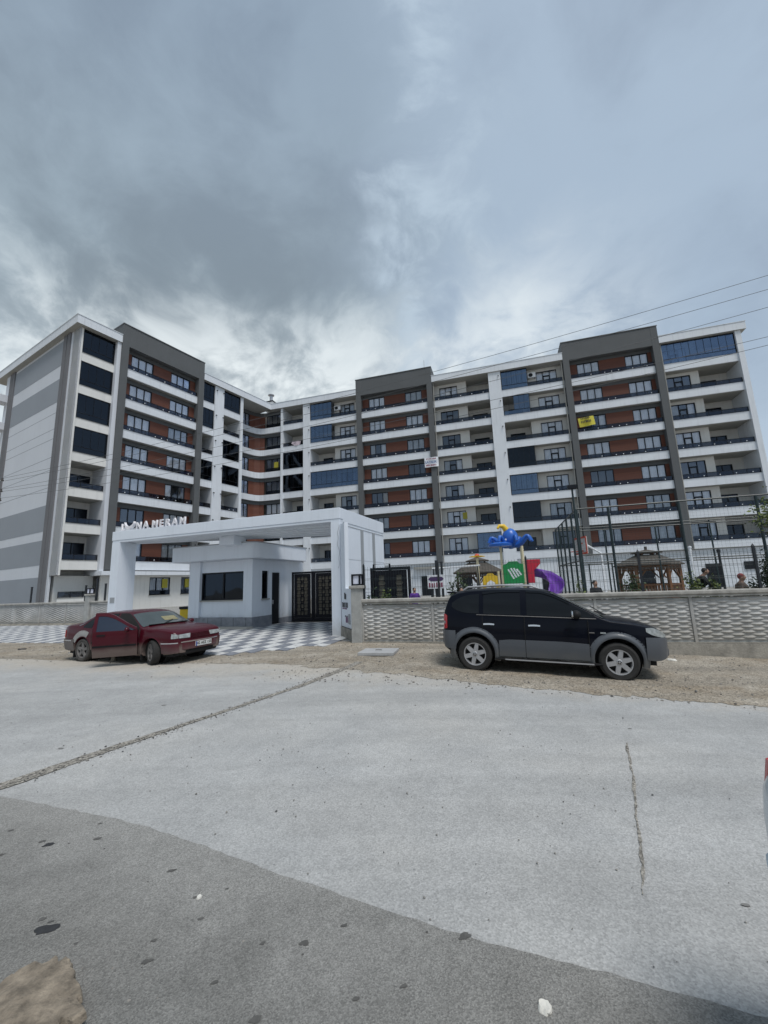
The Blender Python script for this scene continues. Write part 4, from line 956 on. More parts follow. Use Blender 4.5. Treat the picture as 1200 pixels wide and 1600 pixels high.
# ================================================================ GAZEBOS
m_gwood = mat('gazebo_wood', (.19, .085, .035), .6, .2, 4); m_groof = mat('gazebo_shingle', (.10, .088, .075), .9, .25, 8, bump=.5, bscale=30); m_gwd = mat('gazebo_dark_wood', (.085, .045, .026), .6, .2, 4)
def gazebo(label, M, r, eave, apex, wood, fence=True):
    g = thing('gazebo', label, 'gazebo', M, 'garden gazebos'); n = 6
    P = lambda rad, i, z: (rad*math.cos(math.pi/6+i*math.pi/3), rad*math.sin(math.pi/6+i*math.pi/3), z)
    for i in range(n):
        a = P(r*.84, i, 0); MB().box(a[0]-.07, a[0]+.07, a[1]-.07, a[1]+.07, 0, eave+.05).build('post', wood, g, M)
        p0, p1 = Vector(P(r*.84, i, 0)), Vector(P(r*.84, i+1, 0)); d = (p1-p0); L = d.length; an = math.atan2(d.y, d.x); Q = M @ Matrix.Translation(p0) @ RZ(an)
        B(.07, L-.07, -.03, .03, eave-.16, eave-.02).build('beam', wood, g, Q)
        mb = MB()
        for k in range(int(L/.16)): mb.box(.12+k*.16, .17+k*.16, -.02, .02, eave-.30, eave-.16)
        mb.box(.07, L-.07, -.02, .02, eave-.33, eave-.30)
        for s_, x in ((1, .07), (-1, L-.07)): mb.add([(x, -.02, eave-.75), (x+s_*.08, -.02, eave-.75), (x+s_*.42, -.02, eave-.33), (x+s_*.30, -.02, eave-.33), (x, .02, eave-.75), (x+s_*.08, .02, eave-.75), (x+s_*.42, .02, eave-.33), (x+s_*.30, .02, eave-.33)], [(0, 1, 2, 3), (4, 7, 6, 5), (0, 4, 5, 1), (2, 6, 7, 3), (1, 5, 6, 2), (0, 3, 7, 4)])
        mb.build('fretwork', wood, g, Q)
        if fence and i != 1:
            mb = MB().box(.07, L-.07, -.03, .03, .78, .86).box(.07, L-.07, -.02, .02, .1, .16)
            for k in range(int(L/.15)): mb.box(.13+k*.15, .20+k*.15, -.015, .015, .16, .78)
            mb.build('balustrade', wood, g, Q)
    z1 = eave+(apex-eave)*.62
    mb = MB(); vs = [P(r, i, eave) for i in range(n)]+[P(r*.36, i, z1) for i in range(n)]+[P(r, i, eave-.07) for i in range(n)]
    mb.add(vs, [(i, (i+1) % n, n+(i+1) % n, n+i) for i in range(n)]+[(2*n+i, 2*n+(i+1) % n, (i+1) % n, i) for i in range(n)]+[tuple(range(3*n-1, 2*n-1, -1)), tuple(range(n, 2*n))]); mb.build('lower_roof', m_groof, g, M)
    mb = MB()
    for i in range(n): a = P(r*.30, i, z1); mb.box(a[0]-.04, a[0]+.04, a[1]-.04, a[1]+.04, z1, z1+.16)
    mb.build('vent_posts', wood, g, M)
    mb = MB(); vs = [P(r*.46, i, z1+.14) for i in range(n)]+[(0, 0, apex)]+[P(r*.46, i, z1+.09) for i in range(n)]
    mb.add(vs, [(i, (i+1) % n, n) for i in range(n)]+[(n+1+i, n+1+(i+1) % n, (i+1) % n, i) for i in range(n)]+[tuple(range(2*n, n, -1))]); mb.box(-.05, .05, -.05, .05, apex-.05, apex+.16); mb.build('upper_roof', m_groof, g, M)
    return g
gazebo('brown gazebo with shingle roof behind the ball court cage', SITE @ T(7.75, 26.5, .38) @ RZ(.35), 1.72, 1.92, 2.78, m_gwood)
gazebo('dark brown gazebo with tiered roof left of the play tower', SITE @ T(-1.85, 30.0, .38) @ RZ(.1), 1.98, 1.98, 3.05, m_gwd, fence=False)
# swing frame in front of the second gazebo
sw = thing('swing_frame', 'swing frame with a white top bar left of the play tower', 'swing', SITE @ T(-3.05, 18.0, .38)); M = W[sw]
MB().tube([(0, 0, 1.98), (2.05, 0, 2.02)], .035, 8).build('top_bar', m_knob, sw, M)
for x in (.05, 1.95):
    for s_ in (-1, 1): MB().tube([(x, 0, 1.98), (x+.1*s_*0, .65*s_, 0)], .03, 6).build('leg', m_post, sw, M)
for x in (.75, 1.2): MB().tube([(x, 0, 1.98), (x, 0, .6)], .008, 5).build('chain', m_post, sw, M)
B(.7, 1.25, -.12, .12, .55, .6).build('seat', m_frame, sw, M)
# notice board on dark legs
nb = thing('notice_board', 'white notice board with purple and maroon marks on dark legs', 'notice board', SITE @ T(-2.42, 13.6, .38)); M = W[nb]
for x, h in ((0.06, 1.35), (.24, 2.1), (.42, 2.05)): MB().box(x-.035, x+.035, .01, .08, 0, h).build('leg', m_post, nb, M)
B(-.06, .50, -.02, .008, 1.18, 1.62).build('board', m_bw, nb, M)
MB().prism_xz([(-.04, 1.49), (.04, 1.56), (.40, 1.56), (.48, 1.49), (.40, 1.42), (.04, 1.42)], -.028, -.021).build('oval_mark', mat('oval_purple', (.07, .035, .12), .6), nb, M)
mb = MB(); bars(mb, -.02, .46, 1.22, 1.38, 6, 12); mb.build('maroon_marks', m_bm, nb, M @ T(0, -.022, 0))

# ================================================================ PLAY TOWER
pt = thing('play_tower', 'colourful play tower with a blue octopus roof and purple slide', 'playground', SITE @ T(-.1, 18.5, .38)); M = W[pt]
m_cream = mat('cream_post', (.74, .66, .44), .5, .06); m_blue = mat('octopus_blue', (.022, .13, .52), .35, .06); m_yel = mat('play_yellow', (.80, .52, .035), .4, .06)
m_grn = mat('play_green', (.012, .26, .07), .4, .06); m_pred = mat('play_red', (.55, .02, .05), .4, .06); m_pur = mat('play_purple', (.16, .05, .38), .4, .06)
for x, y, h in ((0, 0, 3.3), (.88, 0, 2.78), (0, .9, 2.78), (.88, .9, 2.78)): MB().tube([(x, y, 0), (x, y, h)], .055, 10).build('post', m_cream, pt, M)
mb = MB(); mb.ball((.44, .40, 3.16), .35, .35, .46, 20, 14); mb.build('octopus_head', m_blue, pt, M, smooth=60)
mb = MB()
for k in range(8):
    a = k*math.pi/4+.25; pts = []
    for t in lin(0, 1, 14):
        rd = .15+.80*t; z = 2.86-.04*math.sin(t*4)+.36*math.sin(math.pi*min(1, t*1.0)**2.2*.78)-(.9*(t-.86) if t > .86 else 0)
        pts.append((.44+rd*math.cos(a), .40+rd*math.sin(a)*.75, z))
    mb.tube(pts, [.12-.055*t for t in lin(0, 1, 14)], 8)
mb.lathe([(0, 2.78), (.5, 2.80), (.52, 2.9), (.3, 2.98), (0, 3.0)], 20); mb.build('octopus_arms', m_blue, pt, M @ T(0, 0, 0), smooth=60)
for x in (.26, .62): MB().ball((x, .13, 3.1), .05, .04, .06, 10, 6).build('eye', m_knob, pt, M, smooth=60)
mb = MB().tube([(.30, .35, 3.55), (.18, .3, 3.72), (.02, .25, 3.74), (-.06, .2, 3.62)], [.13, .11, .075, .05], 10); mb.build('hat', m_yel, pt, M, smooth=60)
B(-.03, .91, -.02, .92, 1.08, 1.15).build('deck', m_grn, pt, M)
gp = [(.04, 1.2), (.86, 1.2), (.86, 2.0), (.70, 2.06), (.62, 2.14), (.28, 2.14), (.2, 2.06), (.04, 2.0)]
sl_ = []
for k in range(4): o_ = .13+.115*k; l_ = .0; sl_.append([(.10+o_-.02, 1.86-.0*k-.14*abs(k-1.5)*.3), (.16+o_-.02, 1.89-.14*abs(k-1.5)*.3), (.36+o_*.9, 1.42+.05*k), (.30+o_*.9, 1.39+.05*k)])
from_mesh('green_panel', shape2d('green_panel', gp, sl_, .025, m_grn), pt, M @ T(0, -.06, 0) @ UPXZ)
B(.25, .65, .2, .6, .3, 1.05).build('stair_box', m_frame, pt, M)
rp = [(.95, 1.2), (1.28, 1.2), (1.28, 1.72), (1.42, 1.86), (1.55, 2.0), (1.55, 2.18), (.95, 2.18)]
MB().prism_xz(rp, -.02, .05).build('red_panel', m_pred, pt, M, bevel=.01); MB().prism_xz(rp, .75, .82).build('red_panel', m_pred, pt, M, bevel=.01)
SLP = [Vector(q) for q in ((1.15, .42, 1.62), (1.45, .42, 1.58), (1.78, .36, 1.45), (2.02, .12, 1.22), (2.08, -.22, .98), (1.98, -.55, .74), (1.76, -.80, .55), (1.5, -.92, .45))]
def slide(a, b):
    t = a*(len(SLP)-1); k = min(int(t), len(SLP)-2); f = t-k
    P0, P1, P2, P3 = SLP[max(k-1, 0)], SLP[k], SLP[k+1], SLP[min(k+2, len(SLP)-1)]
    c = .5*((2*P1)+(P2-P0)*f+(2*P0-5*P1+4*P2-P3)*f*f+(3*P1-P0-3*P2+P3)*f**3)
    tg = (P2-P1).lerp(P3-P2, f*.5); tg.z = 0; tg.normalize(); nx = Vector((-tg.y, tg.x, 0)); w = (b-.5)*2
    return c+nx*(w*.27)+Vector((0, 0, .34*abs(w)**2.6-.12))
mb = MB(); mb.grid(slide, 24, 12); o = mb.build('slide', m_pur, pt, M, smooth=60); so = o.modifiers.new('t', 'SOLIDIFY'); so.thickness = .03
for x in (-1.02, -.18):
    MB().tube([(x, -.1, 0), (x, -.1, 1.75 if x > -.5 else 2.35)], .055, 10).build('post', m_cream, pt, M)
fw = MB()
for k in range(6):
    a = k*math.pi/3; c_, s_ = math.cos(a), math.sin(a); fw.add([(0, 0, 0), (.16*c_-.09*s_, .16*s_+.09*c_, .05), (.34*c_, .34*s_, .02), (.16*c_+.09*s_, .16*s_-.09*c_, .05)], [(0, 1, 2, 3)])
o = fw.build('flower_petals', m_yel, pt, M @ T(-1.02, -.1, 2.38)); so = o.modifiers.new('t', 'SOLIDIFY'); so.thickness = .03
MB().ball((-1.02, -.1, 2.46), .11, .11, .09, 10, 6).build('flower_heart', m_red, pt, M, smooth=60)
ar = [(-.86, 0), (-.86, 1.28), (-.80, 1.5), (-.70, 1.52), (-.62, 1.62), (-.42, 1.62), (-.34, 1.52), (-.24, 1.5), (-.18, 1.28), (-.18, 0), (-.30, 0), (-.30, 1.0), (-.36, 1.22), (-.52, 1.32), (-.68, 1.22), (-.74, 1.0), (-.74, 0)]
from_mesh('arch_panel', shape2d('arch_panel', ar, [], .03, m_yel), pt, M @ T(0, -.1, .06) @ UPXZ)
# ================================================================ CARS
def pchip(P):
    xs = [p[0] for p in P]; ys = [p[1] for p in P]; n = len(P); h = [xs[i+1]-xs[i] for i in range(n-1)]; d = [(ys[i+1]-ys[i])/h[i] for i in range(n-1)]
    m = [d[0]]+[0 if d[i-1]*d[i] <= 0 else 2*d[i-1]*d[i]/(d[i-1]+d[i]) for i in range(1, n-1)]+[d[-1]]
    def f(x):
        if x <= xs[0]: return ys[0]
        if x >= xs[-1]: return ys[-1]
        i = 0
        while x > xs[i+1]: i += 1
        t = (x-xs[i])/h[i]; t2, t3 = t*t, t*t*t
        return (2*t3-3*t2+1)*ys[i]+(t3-2*t2+t)*h[i]*m[i]+(-2*t3+3*t2)*ys[i+1]+(t3-t2)*h[i]*m[i+1]
    return f
class Car:
    def __init__(s, top, wid, bot, belt, tumble, x0, x1, rt=.09):
        s.top, s.W, s.bot, s.belt = pchip(top), pchip(wid), pchip(bot), pchip(belt); s.tum = tumble; s.x0, s.x1 = x0, x1; s.rt = rt
    def hw(s, x, z):
        w, b, bl = s.W(x), s.bot(x), s.belt(x); zm = b+(bl-b)*.55
        if z < zm: y = w*(1-.07*((zm-z)/(zm-b))**1.8)
        elif z < bl: y = w*(1-.025*((z-zm)/(bl-zm))**2)
        else: y = w*.975-(z-bl)*s.tum-.05*((z-bl)/.5)**3*(z-bl > 0)
        return max(y, .05)
    def section(s, x):
        t, b = s.top(x), s.bot(x); r = min(s.rt, (t-b)*.35); ze = t-r; ye = s.hw(x, ze); pts = [(0, b), (s.W(x)*.6, b), (s.hw(x, b)*.96, b+.005)]
        for i in range(1, 15): z = b+(ze-b)*i/14; pts.append((s.hw(x, z), z))
        for i in range(1, 9):
            th = math.pi/2*i/8; pts.append((ye*max(0, math.cos(th))**.72, ze+r*math.sin(th)**.9))
        pts[-1] = (0, t); return pts
    def shell(s, name, m, parent, M, arches, n=84):
        mb = MB(); S = []
        for i in range(n+1):
            x = s.x0+(s.x1-s.x0)*(.5-.5*math.cos(math.pi*i/n))*.5+(s.x1-s.x0)*(i/n)*.5; S.append((x, s.section(x)))
        k = len(S[0][1]); vs = []
        for x, p in S: vs += [(x, y, z) for y, z in p]+[(x, -y, z) for y, z in p[-2:0:-1]]
        q = 2*k-2; fs = [(i*q+j, i*q+(j+1) % q, (i+1)*q+(j+1) % q, (i+1)*q+j) for i in range(n) for j in range(q)]
        fs += [tuple(range(q-1, -1, -1)), tuple(n*q+j for j in range(q))]
        o = mb.add(vs, fs).build(name, m, parent, M, fix=True)
        cut = MB()
        for xw, zw, r in arches:
            for sg_ in (-1, 1): cut.lathe([(0, .48*sg_), (r, .48*sg_), (r, 1.2*sg_), (0, 1.2*sg_)], 40, 'y')
            cut.v[-320:] = [(v[0]+xw, v[1], v[2]+zw) for v in cut.v[-320:]]
        co = cut.build('cutter', m_frame, None, M, fix=True)
        bo = o.modifiers.new('b', 'BOOLEAN'); bo.operation = 'DIFFERENCE'; bo.object = co; bo.solver = 'EXACT'
        bpy.context.view_layer.update()
        me = bpy.data.meshes.new_from_object(o.evaluated_get(bpy.context.evaluated_depsgraph_get()))
        o.modifiers.clear(); o.data = me; bpy.data.objects.remove(co)
        bm = bmesh.new(); bm.from_mesh(me)
        for f in bm.faces: f.smooth = True; f.material_index = 0
        for e in bm.edges:
            if len(e.link_faces) == 2 and e.calc_face_angle(0) > R_(32): e.smooth = False
        bm.to_mesh(me); bm.free(); me.materials.clear(); me.materials.append(m); me.update()
        return o
    def patch(s, name, cols, m, parent, M, off=.006, side=-1, rows=8, sub=5, thick=.02, dense=True):
        """piece of the flank given in side view as columns (x, z low, z high)"""
        f0, f1 = pchip([(c[0], c[1]) for c in cols]), pchip([(c[0], c[2]) for c in cols]); n = (len(cols)-1)*sub; mb = MB(); a, b = cols[0][0], cols[-1][0]
        for lay in (off, off-thick):
            mb.grid(lambda i, j: (lambda x: (lambda z: (x, side*(s.hw(x, z)+lay), z))(f0(x)+(f1(x)-f0(x))*j))(a+(b-a)*i), n, rows)
        N = (n+1)*(rows+1); rim = [j for j in range(rows+1)]+[i*(rows+1)+rows for i in range(1, n+1)]+[n*(rows+1)+j for j in range(rows-1, -1, -1)]+[i*(rows+1) for i in range(n-1, 0, -1)]
        for p, q in zip(rim, rim[1:]+rim[:1]): mb.f.append((p, q, N+q, N+p)); mb.mi.append(0)
        return mb.build(name, m, parent, M, smooth=40)
    def arch(s, name, xc, zc, r0, r1, m, parent, M, a0=-10, a1=190, off=.03, side=-1, n=40, zmin=.2):
        mb = MB(); pts = []
        def fn(i, j):
            t = R_(a0+(a1-a0)*i); r = r0+(r1-r0)*j; x, z = xc+r*math.cos(t), max(zmin, zc+r*math.sin(t)); o_ = off*(math.sin(math.pi*min(1, j*1.0+.25)))
            return (x, side*(s.hw(x, min(z, s.top(x)-.12))+o_), z)
        mb.grid(fn, n, 5); mb.grid(lambda i, j: (lambda q: (q[0], q[1]-side*.09*j, q[2]))(fn(i, 0)), n, 1)
        return mb.build(name, m, parent, M, smooth=50)
    def topglass(s, name, x0, x1, k, m, parent, M, off=.006, n=10):
        """glass lying on the sloping top surface (windscreen or rear window)"""
        def fn(i, j):
            x = x0+(x1-x0)*i; t = s.top(x); r = min(s.rt, (t-s.bot(x))*.35); ye = s.hw(x, t-r)*k; y = ye*(2*j-1); z = t-r*(1-(1-abs(y/(s.hw(x, t-r)))**2.6)**(1/2.6)) if abs(y) < s.hw(x, t-r) else t-r
            return (x, y, z+off)
        return MB().grid(fn, n, 16).build(name, m, parent, M, smooth=60)
def paint(name, col, dust=(.30, .28, .25), zd=.45, amt=.75, metallic=.0, coat=.8, rough=.32, soft=.12, gen=.03, spec=.35):
    m = bpy.data.materials.new(name); m.use_nodes = True; k = NT(m.node_tree); b = k.n['Principled BSDF']
    tc = k.new('ShaderNodeTexCoord').outputs['Object']; sp = k.new('ShaderNodeSeparateXYZ'); k.l.new(tc, sp.inputs[0])
    n1 = k.noise(tc, 3.0, 5, .6); n2 = k.noise(tc, 60, 3, .6)
    h = k.math('ADD', sp.outputs[2], k.math('MULTIPLY', k.math('SUBTRACT', n1, .5), .22))
    d = k.math('MULTIPLY', k.rng(h, zd+soft, zd-soft, smooth=True), amt)
    d = k.math('ADD', d, k.math('MULTIPLY', k.rng(n1, .45, .8), gen)); d = k.math('MULTIPLY', d, k.rng(n2, .2, .8, .8, 1.1), clamp=True)
    c = k.mix(d, c4(col), c4(dust)); k.l.new(c, b.inputs['Base Color']); k.l.new(k.rng(d, 0, .7, rough, .85), b.inputs['Roughness'])
    b.inputs['Metallic'].default_value = metallic; b.inputs['Specular IOR Level'].default_value = spec; k.l.new(k.rng(d, 0, .5, coat, 0), b.inputs['Coat Weight']); b.inputs['Coat Roughness'].default_value = .04
    MATS[name] = m; return m
m_tyre = mat('tyre', (.028, .027, .026), .85, .2, 8, bump=.3, bscale=60); m_tyred = mat('dusty_tyre', (.085, .08, .075), .9, .25, 8)
m_alloy = mat('alloy', (.46, .46, .47), .4, .08, 8, metal=.55); m_alloyd = mat('dusty_alloy', (.20, .19, .185), .6, .15, 8, metal=.2); m_hub = mat('wheel_dark', (.018, .018, .018), .8)
m_cglass = mat('car_glass', (.005, .006, .008), .04, .0, spec=.4, coat=.0); m_wsg = mat('windscreen', (.045, .058, .055), .06, .1, 3, spec=.8, coat=.6)
m_chrome = mat('chrome', (.72, .73, .75), .18, .03, metal=.9); m_blk = mat('black_plastic', (.014, .014, .015), .6, .1, spec=.2); m_lens = mat('headlamp', (.42, .45, .45), .12, .25, 14, spec=.7, coat=.4); m_tail = mat('tail_lamp', (.45, .012, .018), .2, .05, coat=.6)
m_under = mat('underbody', (.012, .012, .012), .9)
def wheel(parent, M, r, w, rr_, n, mt, ma, five=False):
    """outer side faces -y"""
    t = MB().lathe([(rr_*.98, w*.42), (r*.86, w*.5), (r*.97, w*.40), (r, w*.2), (r, -w*.2), (r*.97, -w*.40), (r*.87, -w*.5), (rr_*1.02, -w*.46), (rr_*.99, -w*.40), (rr_*.97, w*.42)], 40, 'y').build('tyre', mt, parent, M, smooth=35)
    rim = MB().lathe([(rr_*.99, -w*.42), (rr_*1.0, -w*.45), (rr_*.93, -w*.44), (rr_*.88, -w*.30), (rr_*.86, w*.3)], 36, 'y'); 
    for i in range(n):
        a = 2*math.pi*i/n+.3; c, s = math.cos(a), math.sin(a); ww0, ww1 = rr_*.20, rr_*.15
        def P(rad, tt, y): return (rad*c-tt*s, y, rad*s+tt*c)
        v = [P(rr_*.12, -ww0, -w*.40), P(rr_*.12, ww0, -w*.40), P(rr_*.93, ww1, -w*.42), P(rr_*.93, -ww1, -w*.42), P(rr_*.12, -ww0*1.1, -w*.25), P(rr_*.12, ww0*1.1, -w*.25), P(rr_*.93, ww1*1.3, -w*.27), P(rr_*.93, -ww1*1.3, -w*.27)]
        rim.add(v, [(0, 1, 2, 3), (0, 4, 5, 1), (1, 5, 6, 2), (2, 6, 7, 3), (3, 7, 4, 0)])
    rim.lathe([(0, -w*.46), (rr_*.16, -w*.46), (rr_*.22, -w*.42), (rr_*.24, -w*.2)], 20, 'y')
    rim.build('rim', ma, t, M, smooth=40)
    MB().lathe([(0, -w*.02), (rr_*.87, -w*.02), (rr_*.87, w*.0)], 28, 'y').build('brake_disc', m_hub, t, M)
    mb = MB()
    for i in range(5): a = 2*math.pi*i/5; mb.lathe([(0, -w*.475), (.012, -w*.475), (.012, -w*.44)], 6, 'y'); mb.v[-18:] = [(v[0]+rr_*.14*math.cos(a)*.8, v[1], v[2]+rr_*.14*math.sin(a)*.8) for v in mb.v[-18:]]
    mb.build('nuts', m_hub, t, M)
def car_matrix(cx, cy, head, z, pitch=0.0, rollx=0.0): return T(cx, cy, z) @ RZ(head) @ Matrix.Rotation(pitch, 4, 'Y') @ Matrix.Rotation(rollx, 4, 'X')

# ---------------- dark SUV
def xr(x): return x if x > -1.5 else -1.5+(x+1.5)*.82
class Suv(Car):
    def patch(s, name, cols, *a, **k): return Car.patch(s, name, [(xr(c[0]), c[1], c[2]) for c in cols], *a, **k)
suv_s = Suv(top=[(xr(x), z) for x, z in [(-2.165,.80),(-2.155,1.05),(-2.12,1.20),(-2.05,1.38),(-1.98,1.51),(-1.90,1.575),(-1.70,1.63),(-1.3,1.675),(-.7,1.705),(-.3,1.70),(.0,1.67),(.15,1.635),(.40,1.52),(.75,1.335),(1.08,1.165),(1.20,1.13),(1.55,1.09),(1.85,1.02),(2.03,.94),(2.12,.86),(2.165,.70)]],
            wid=[(xr(x), w) for x, w in [(-2.165,.66),(-2.10,.80),(-1.95,.87),(-1.3,.90),(0,.905),(1.3,.90),(1.70,.87),(1.95,.79),(2.08,.67),(2.14,.54),(2.165,.40)]], bot=[(-2.05,.46),(-1.85,.36),(-1.2,.31),(1.2,.31),(1.8,.36),(2.165,.44)], belt=[(-2.2,1.15),(0,1.12),(1.2,1.07),(2.2,.98)], tumble=.33, x0=xr(-2.165), x1=2.165, rt=.085)
SUVM = car_matrix(3.33, 9.22, R_(-20), -.135, R_(2.0), R_(-1.2))
suv = thing('parked_suv', 'dark navy SUV with grey lower cladding parked on the dirt verge by the wall', 'SUV', SUVM); M = SUVM
p_suv = paint('suv_paint', (.0022, .0032, .008), zd=.2, amt=.2, coat=.22, rough=.3, gen=.002, spec=.08); p_clad = paint('suv_cladding', (.085, .094, .108), dust=(.19, .18, .16), zd=.40, amt=.5, coat=.2, rough=.42)
FX, RX, WR = 1.275, -1.355, .345
suv_s.shell('body', p_suv, suv, M, [(FX, WR+.02, .40), (RX, WR+.02, .40)])
B(-1.9, 1.9, -.74, .74, .30, .62).build('underbody', m_under, suv, M)
for sd_ in (-1, 1):
    for nm, xw in (('front', FX), ('rear', RX)):
        wm = M @ T(xw, sd_*.80, WR) @ (I4 if sd_ < 0 else RZ(math.pi)); wheel(suv, wm, WR, .235, .225, 6, m_tyre, m_alloy)
        MB().lathe([(.0, .48*sd_), (.41, .48*sd_), (.41, .70*sd_)], 30, 'y').build('wheel_well', m_under, suv, M @ T(xw, 0, WR+.02))
    # cladding
    suv_s.arch('wheel_arch', FX, WR+.02, .405, .52, p_clad, suv, M, -14, 196, .035, sd_); suv_s.arch('wheel_arch', RX, WR+.02, .405, .52, p_clad, suv, M, -16, 194, .035, sd_)
    suv_s.patch('door_cladding', [(-.86, .33, .64), (-.6, .33, .665), (-.355, .33, .665)], p_clad, suv, M, .022, sd_); suv_s.patch('door_cladding', [(-.345, .33, .665), (.3, .33, .665), (.80, .33, .64)], p_clad, suv, M, .022, sd_)
    suv_s.patch('front_bumper', [(1.74, .40, .80), (1.9, .385, .80), (2.05, .41, .80), (2.14, .47, .78), (2.164, .52, .72)], p_clad, suv, M, .03, sd_, sub=8)
    suv_s.patch('rear_bumper', [(-2.163, .50, .80), (-2.1, .45, .80), (-2.0, .43, .80), (-1.80, .43, .80)], p_clad, suv, M, .03, sd_, sub=8)
    rb = MB().box(-.95, 1.0, sd_*.80, sd_*.93, .265, .30); rb.build('side_step', m_blk, suv, M, bevel=.012); MB().box(-.75, .85, sd_*.925, sd_*.938, .272, .294).build('step_trim', m_alloy, suv, M)
    # glazing
    suv_s.patch('window', [(-.30, 1.145, 1.60), (-.1, 1.145, 1.595), (.12, 1.14, 1.555), (.35, 1.137, 1.455), (.6, 1.133, 1.33), (.80, 1.13, 1.235), (.92, 1.128, 1.175)], m_cglass, suv, M, .006, sd_)
    suv_s.patch('window', [(-1.16, 1.155, 1.56), (-.8, 1.15, 1.60), (-.42, 1.148, 1.605)], m_cglass, suv, M, .006, sd_)
    suv_s.patch('window', [(-1.90, 1.28, 1.36), (-1.75, 1.21, 1.45), (-1.5, 1.165, 1.53), (-1.25, 1.157, 1.56)], m_cglass, suv, M, .006, sd_)
    suv_s.patch('window_trim', [(-1.3, 1.128, 1.14), (-.3, 1.12, 1.132), (.95, 1.105, 1.117)], m_alloyd, suv, M, .010, sd_, rows=2)
    suv_s.patch('rain_deflector', [(-1.18, 1.55, 1.60), (-.8, 1.595, 1.635), (-.42, 1.60, 1.64)], m_cglass, suv, M, .022, sd_, rows=3); suv_s.patch('rain_deflector', [(-.30, 1.595, 1.64), (-.05, 1.585, 1.63), (.15, 1.535, 1.58), (.5, 1.375, 1.41)], m_cglass, suv, M, .022, sd_, rows=3)
    for xg, za, zb_ in ((-.35, .34, 1.12), (.80, .40, 1.08), (-1.18, .84, 1.14)): suv_s.patch('door_gap', [(xg-.004, za, zb_), (xg+.004, za, zb_)], m_under, suv, M, .003 if za > .5 else .024, sd_, rows=10, sub=1)
    for x in (-1.04, -.16):
        suv_s.patch('door_handle', [(x-.12, .935, .965), (x, .94, .972), (x+.10, .938, .965)], m_chrome, suv, M, .035, sd_, rows=3, thick=.02)
    suv_s.patch('side_marker', [(1.0, .845, .87), (1.09, .845, .87)], m_lens, suv, M, .014, sd_, rows=2); suv_s.patch('badge', [(.80, .845, .862), (.9, .845, .862)], m_alloyd, suv, M, .008, sd_, rows=2)
    suv_s.patch('headlight', [(1.76, .90, .965), (1.86, .845, .97), (1.96, .815, .94), (2.05, .80, .89), (2.11, .80, .84)], m_lens, suv, M, .012, sd_)
    suv_s.patch('tail_light', [(-2.14, .83, 1.12), (-2.09, .83, 1.13), (-2.02, .84, 1.10)], m_tail, suv, M, .016, sd_)
    suv_s.patch('reverse_lamp', [(-2.13, .93, .985), (-2.07, .93, .985)], m_lens, suv, M, .02, sd_, rows=2)
    # mirror
    mi = MB(); mi.ball((.60, sd_*1.03, 1.19), .085, .11, .082, 14, 10); mo_ = mi.build('door_mirror', m_blk, suv, M, smooth=60); MB().tube([(.64, sd_*.88, 1.13), (.61, sd_*1.0, 1.17)], .025, 6).build('mirror_arm', m_blk, mo_, M); MB().tube([(.528, sd_*1.03+.085*math.cos(t), 1.19+.062*math.sin(t)) for t in lin(0, 2*math.pi*19/20, 19)], .013, 5, closed=True).build('mirror_rim', m_chrome, mo_, M)
    MB().tube([(-1.6, sd_*.60, 1.63), (-1.5, sd_*.60, 1.70), (-.8, sd_*.615, 1.745), (-.2, sd_*.61, 1.735), (-.05, sd_*.61, 1.68)], .02, 8).build('roof_rail', m_alloy, suv, M)
    MB().lathe([(0, 0), (.05, 0), (.045, .012), (0, .014)], 12, 'x').build('fog_lamp', m_lens, suv, M @ T(2.10, sd_*.55, .60))
suv_s.topglass('windscreen', .18, 1.09, .95, m_wsg, suv, M); MB().prism([(-1.99, -.5), (-1.78, -.58), (-1.78, .58), (-1.99, .5)], 1.565, 1.60).build('spoiler', p_suv, suv, M, bevel=.012); suv_s.topglass('rear_window', xr(-2.12), xr(-1.97), .85, m_cglass, suv, M)
MB().box(2.15, 2.175, -.42, .42, .62, .72).build('grille', m_blk, suv, M); MB().box(2.13, 2.185, -.44, .44, .44, .58).build('lower_bumper', p_clad, suv, M, bevel=.02)
MB().box(-2.075, -2.02, -.62, .62, .50, .80).build('bumper_bar', p_clad, suv, M, bevel=.02)
MB().box(1.08, 1.16, -.6, .6, 1.175, 1.19).build('wiper_cowl', m_blk, suv, M)
MB().tube([(1.12, -.35, 1.20), (.95, -.05, 1.315)], .008, 5).build('wiper', m_blk, suv, M)

# ---------------- red saloon with its front door open
def zq(z): return .3+(z-.3)*.925
def xq(x): return x if x < 1.6 else 1.6+(x-1.6)*.80
sal = Car(top=[(xq(x), zq(z)) for x, z in [(-2.215,.70),(-2.20,.95),(-2.12,1.02),(-1.85,1.05),(-1.62,1.065),(-1.45,1.11),(-1.15,1.265),(-.92,1.35),(-.5,1.39),(-.1,1.395),(.2,1.375),(.36,1.32),(.65,1.15),(.92,1.0),(1.03,.97),(1.5,.945),(1.95,.895),(2.13,.835),(2.20,.73),(2.215,.55)]],
          wid=[(xq(x), w) for x, w in [(-2.215,.64),(-2.15,.75),(-1.9,.815),(-1.2,.845),(0,.85),(1.2,.845),(1.7,.825),(2.0,.785),(2.14,.73),(2.215,.66)]], bot=[(-2.215,.32),(-1.8,.24),(-1,.20),(1,.20),(1.7,.23),(2.1,.27)], belt=[(x, zq(z)) for x, z in [(-2.2,.93),(-1,.91),(1,.89),(2.2,.80)]], tumble=.44, x0=-2.215, x1=xq(2.215), rt=.075)
_p0, _a0 = Car.patch, None
class Saloon(Car):
    def patch(s, name, cols, *a, **k): return Car.patch(s, name, [(xq(c[0]), zq(c[1]) if c[1] > .3 else c[1], zq(c[2])) for c in cols], *a, **k)
sal.__class__ = Saloon
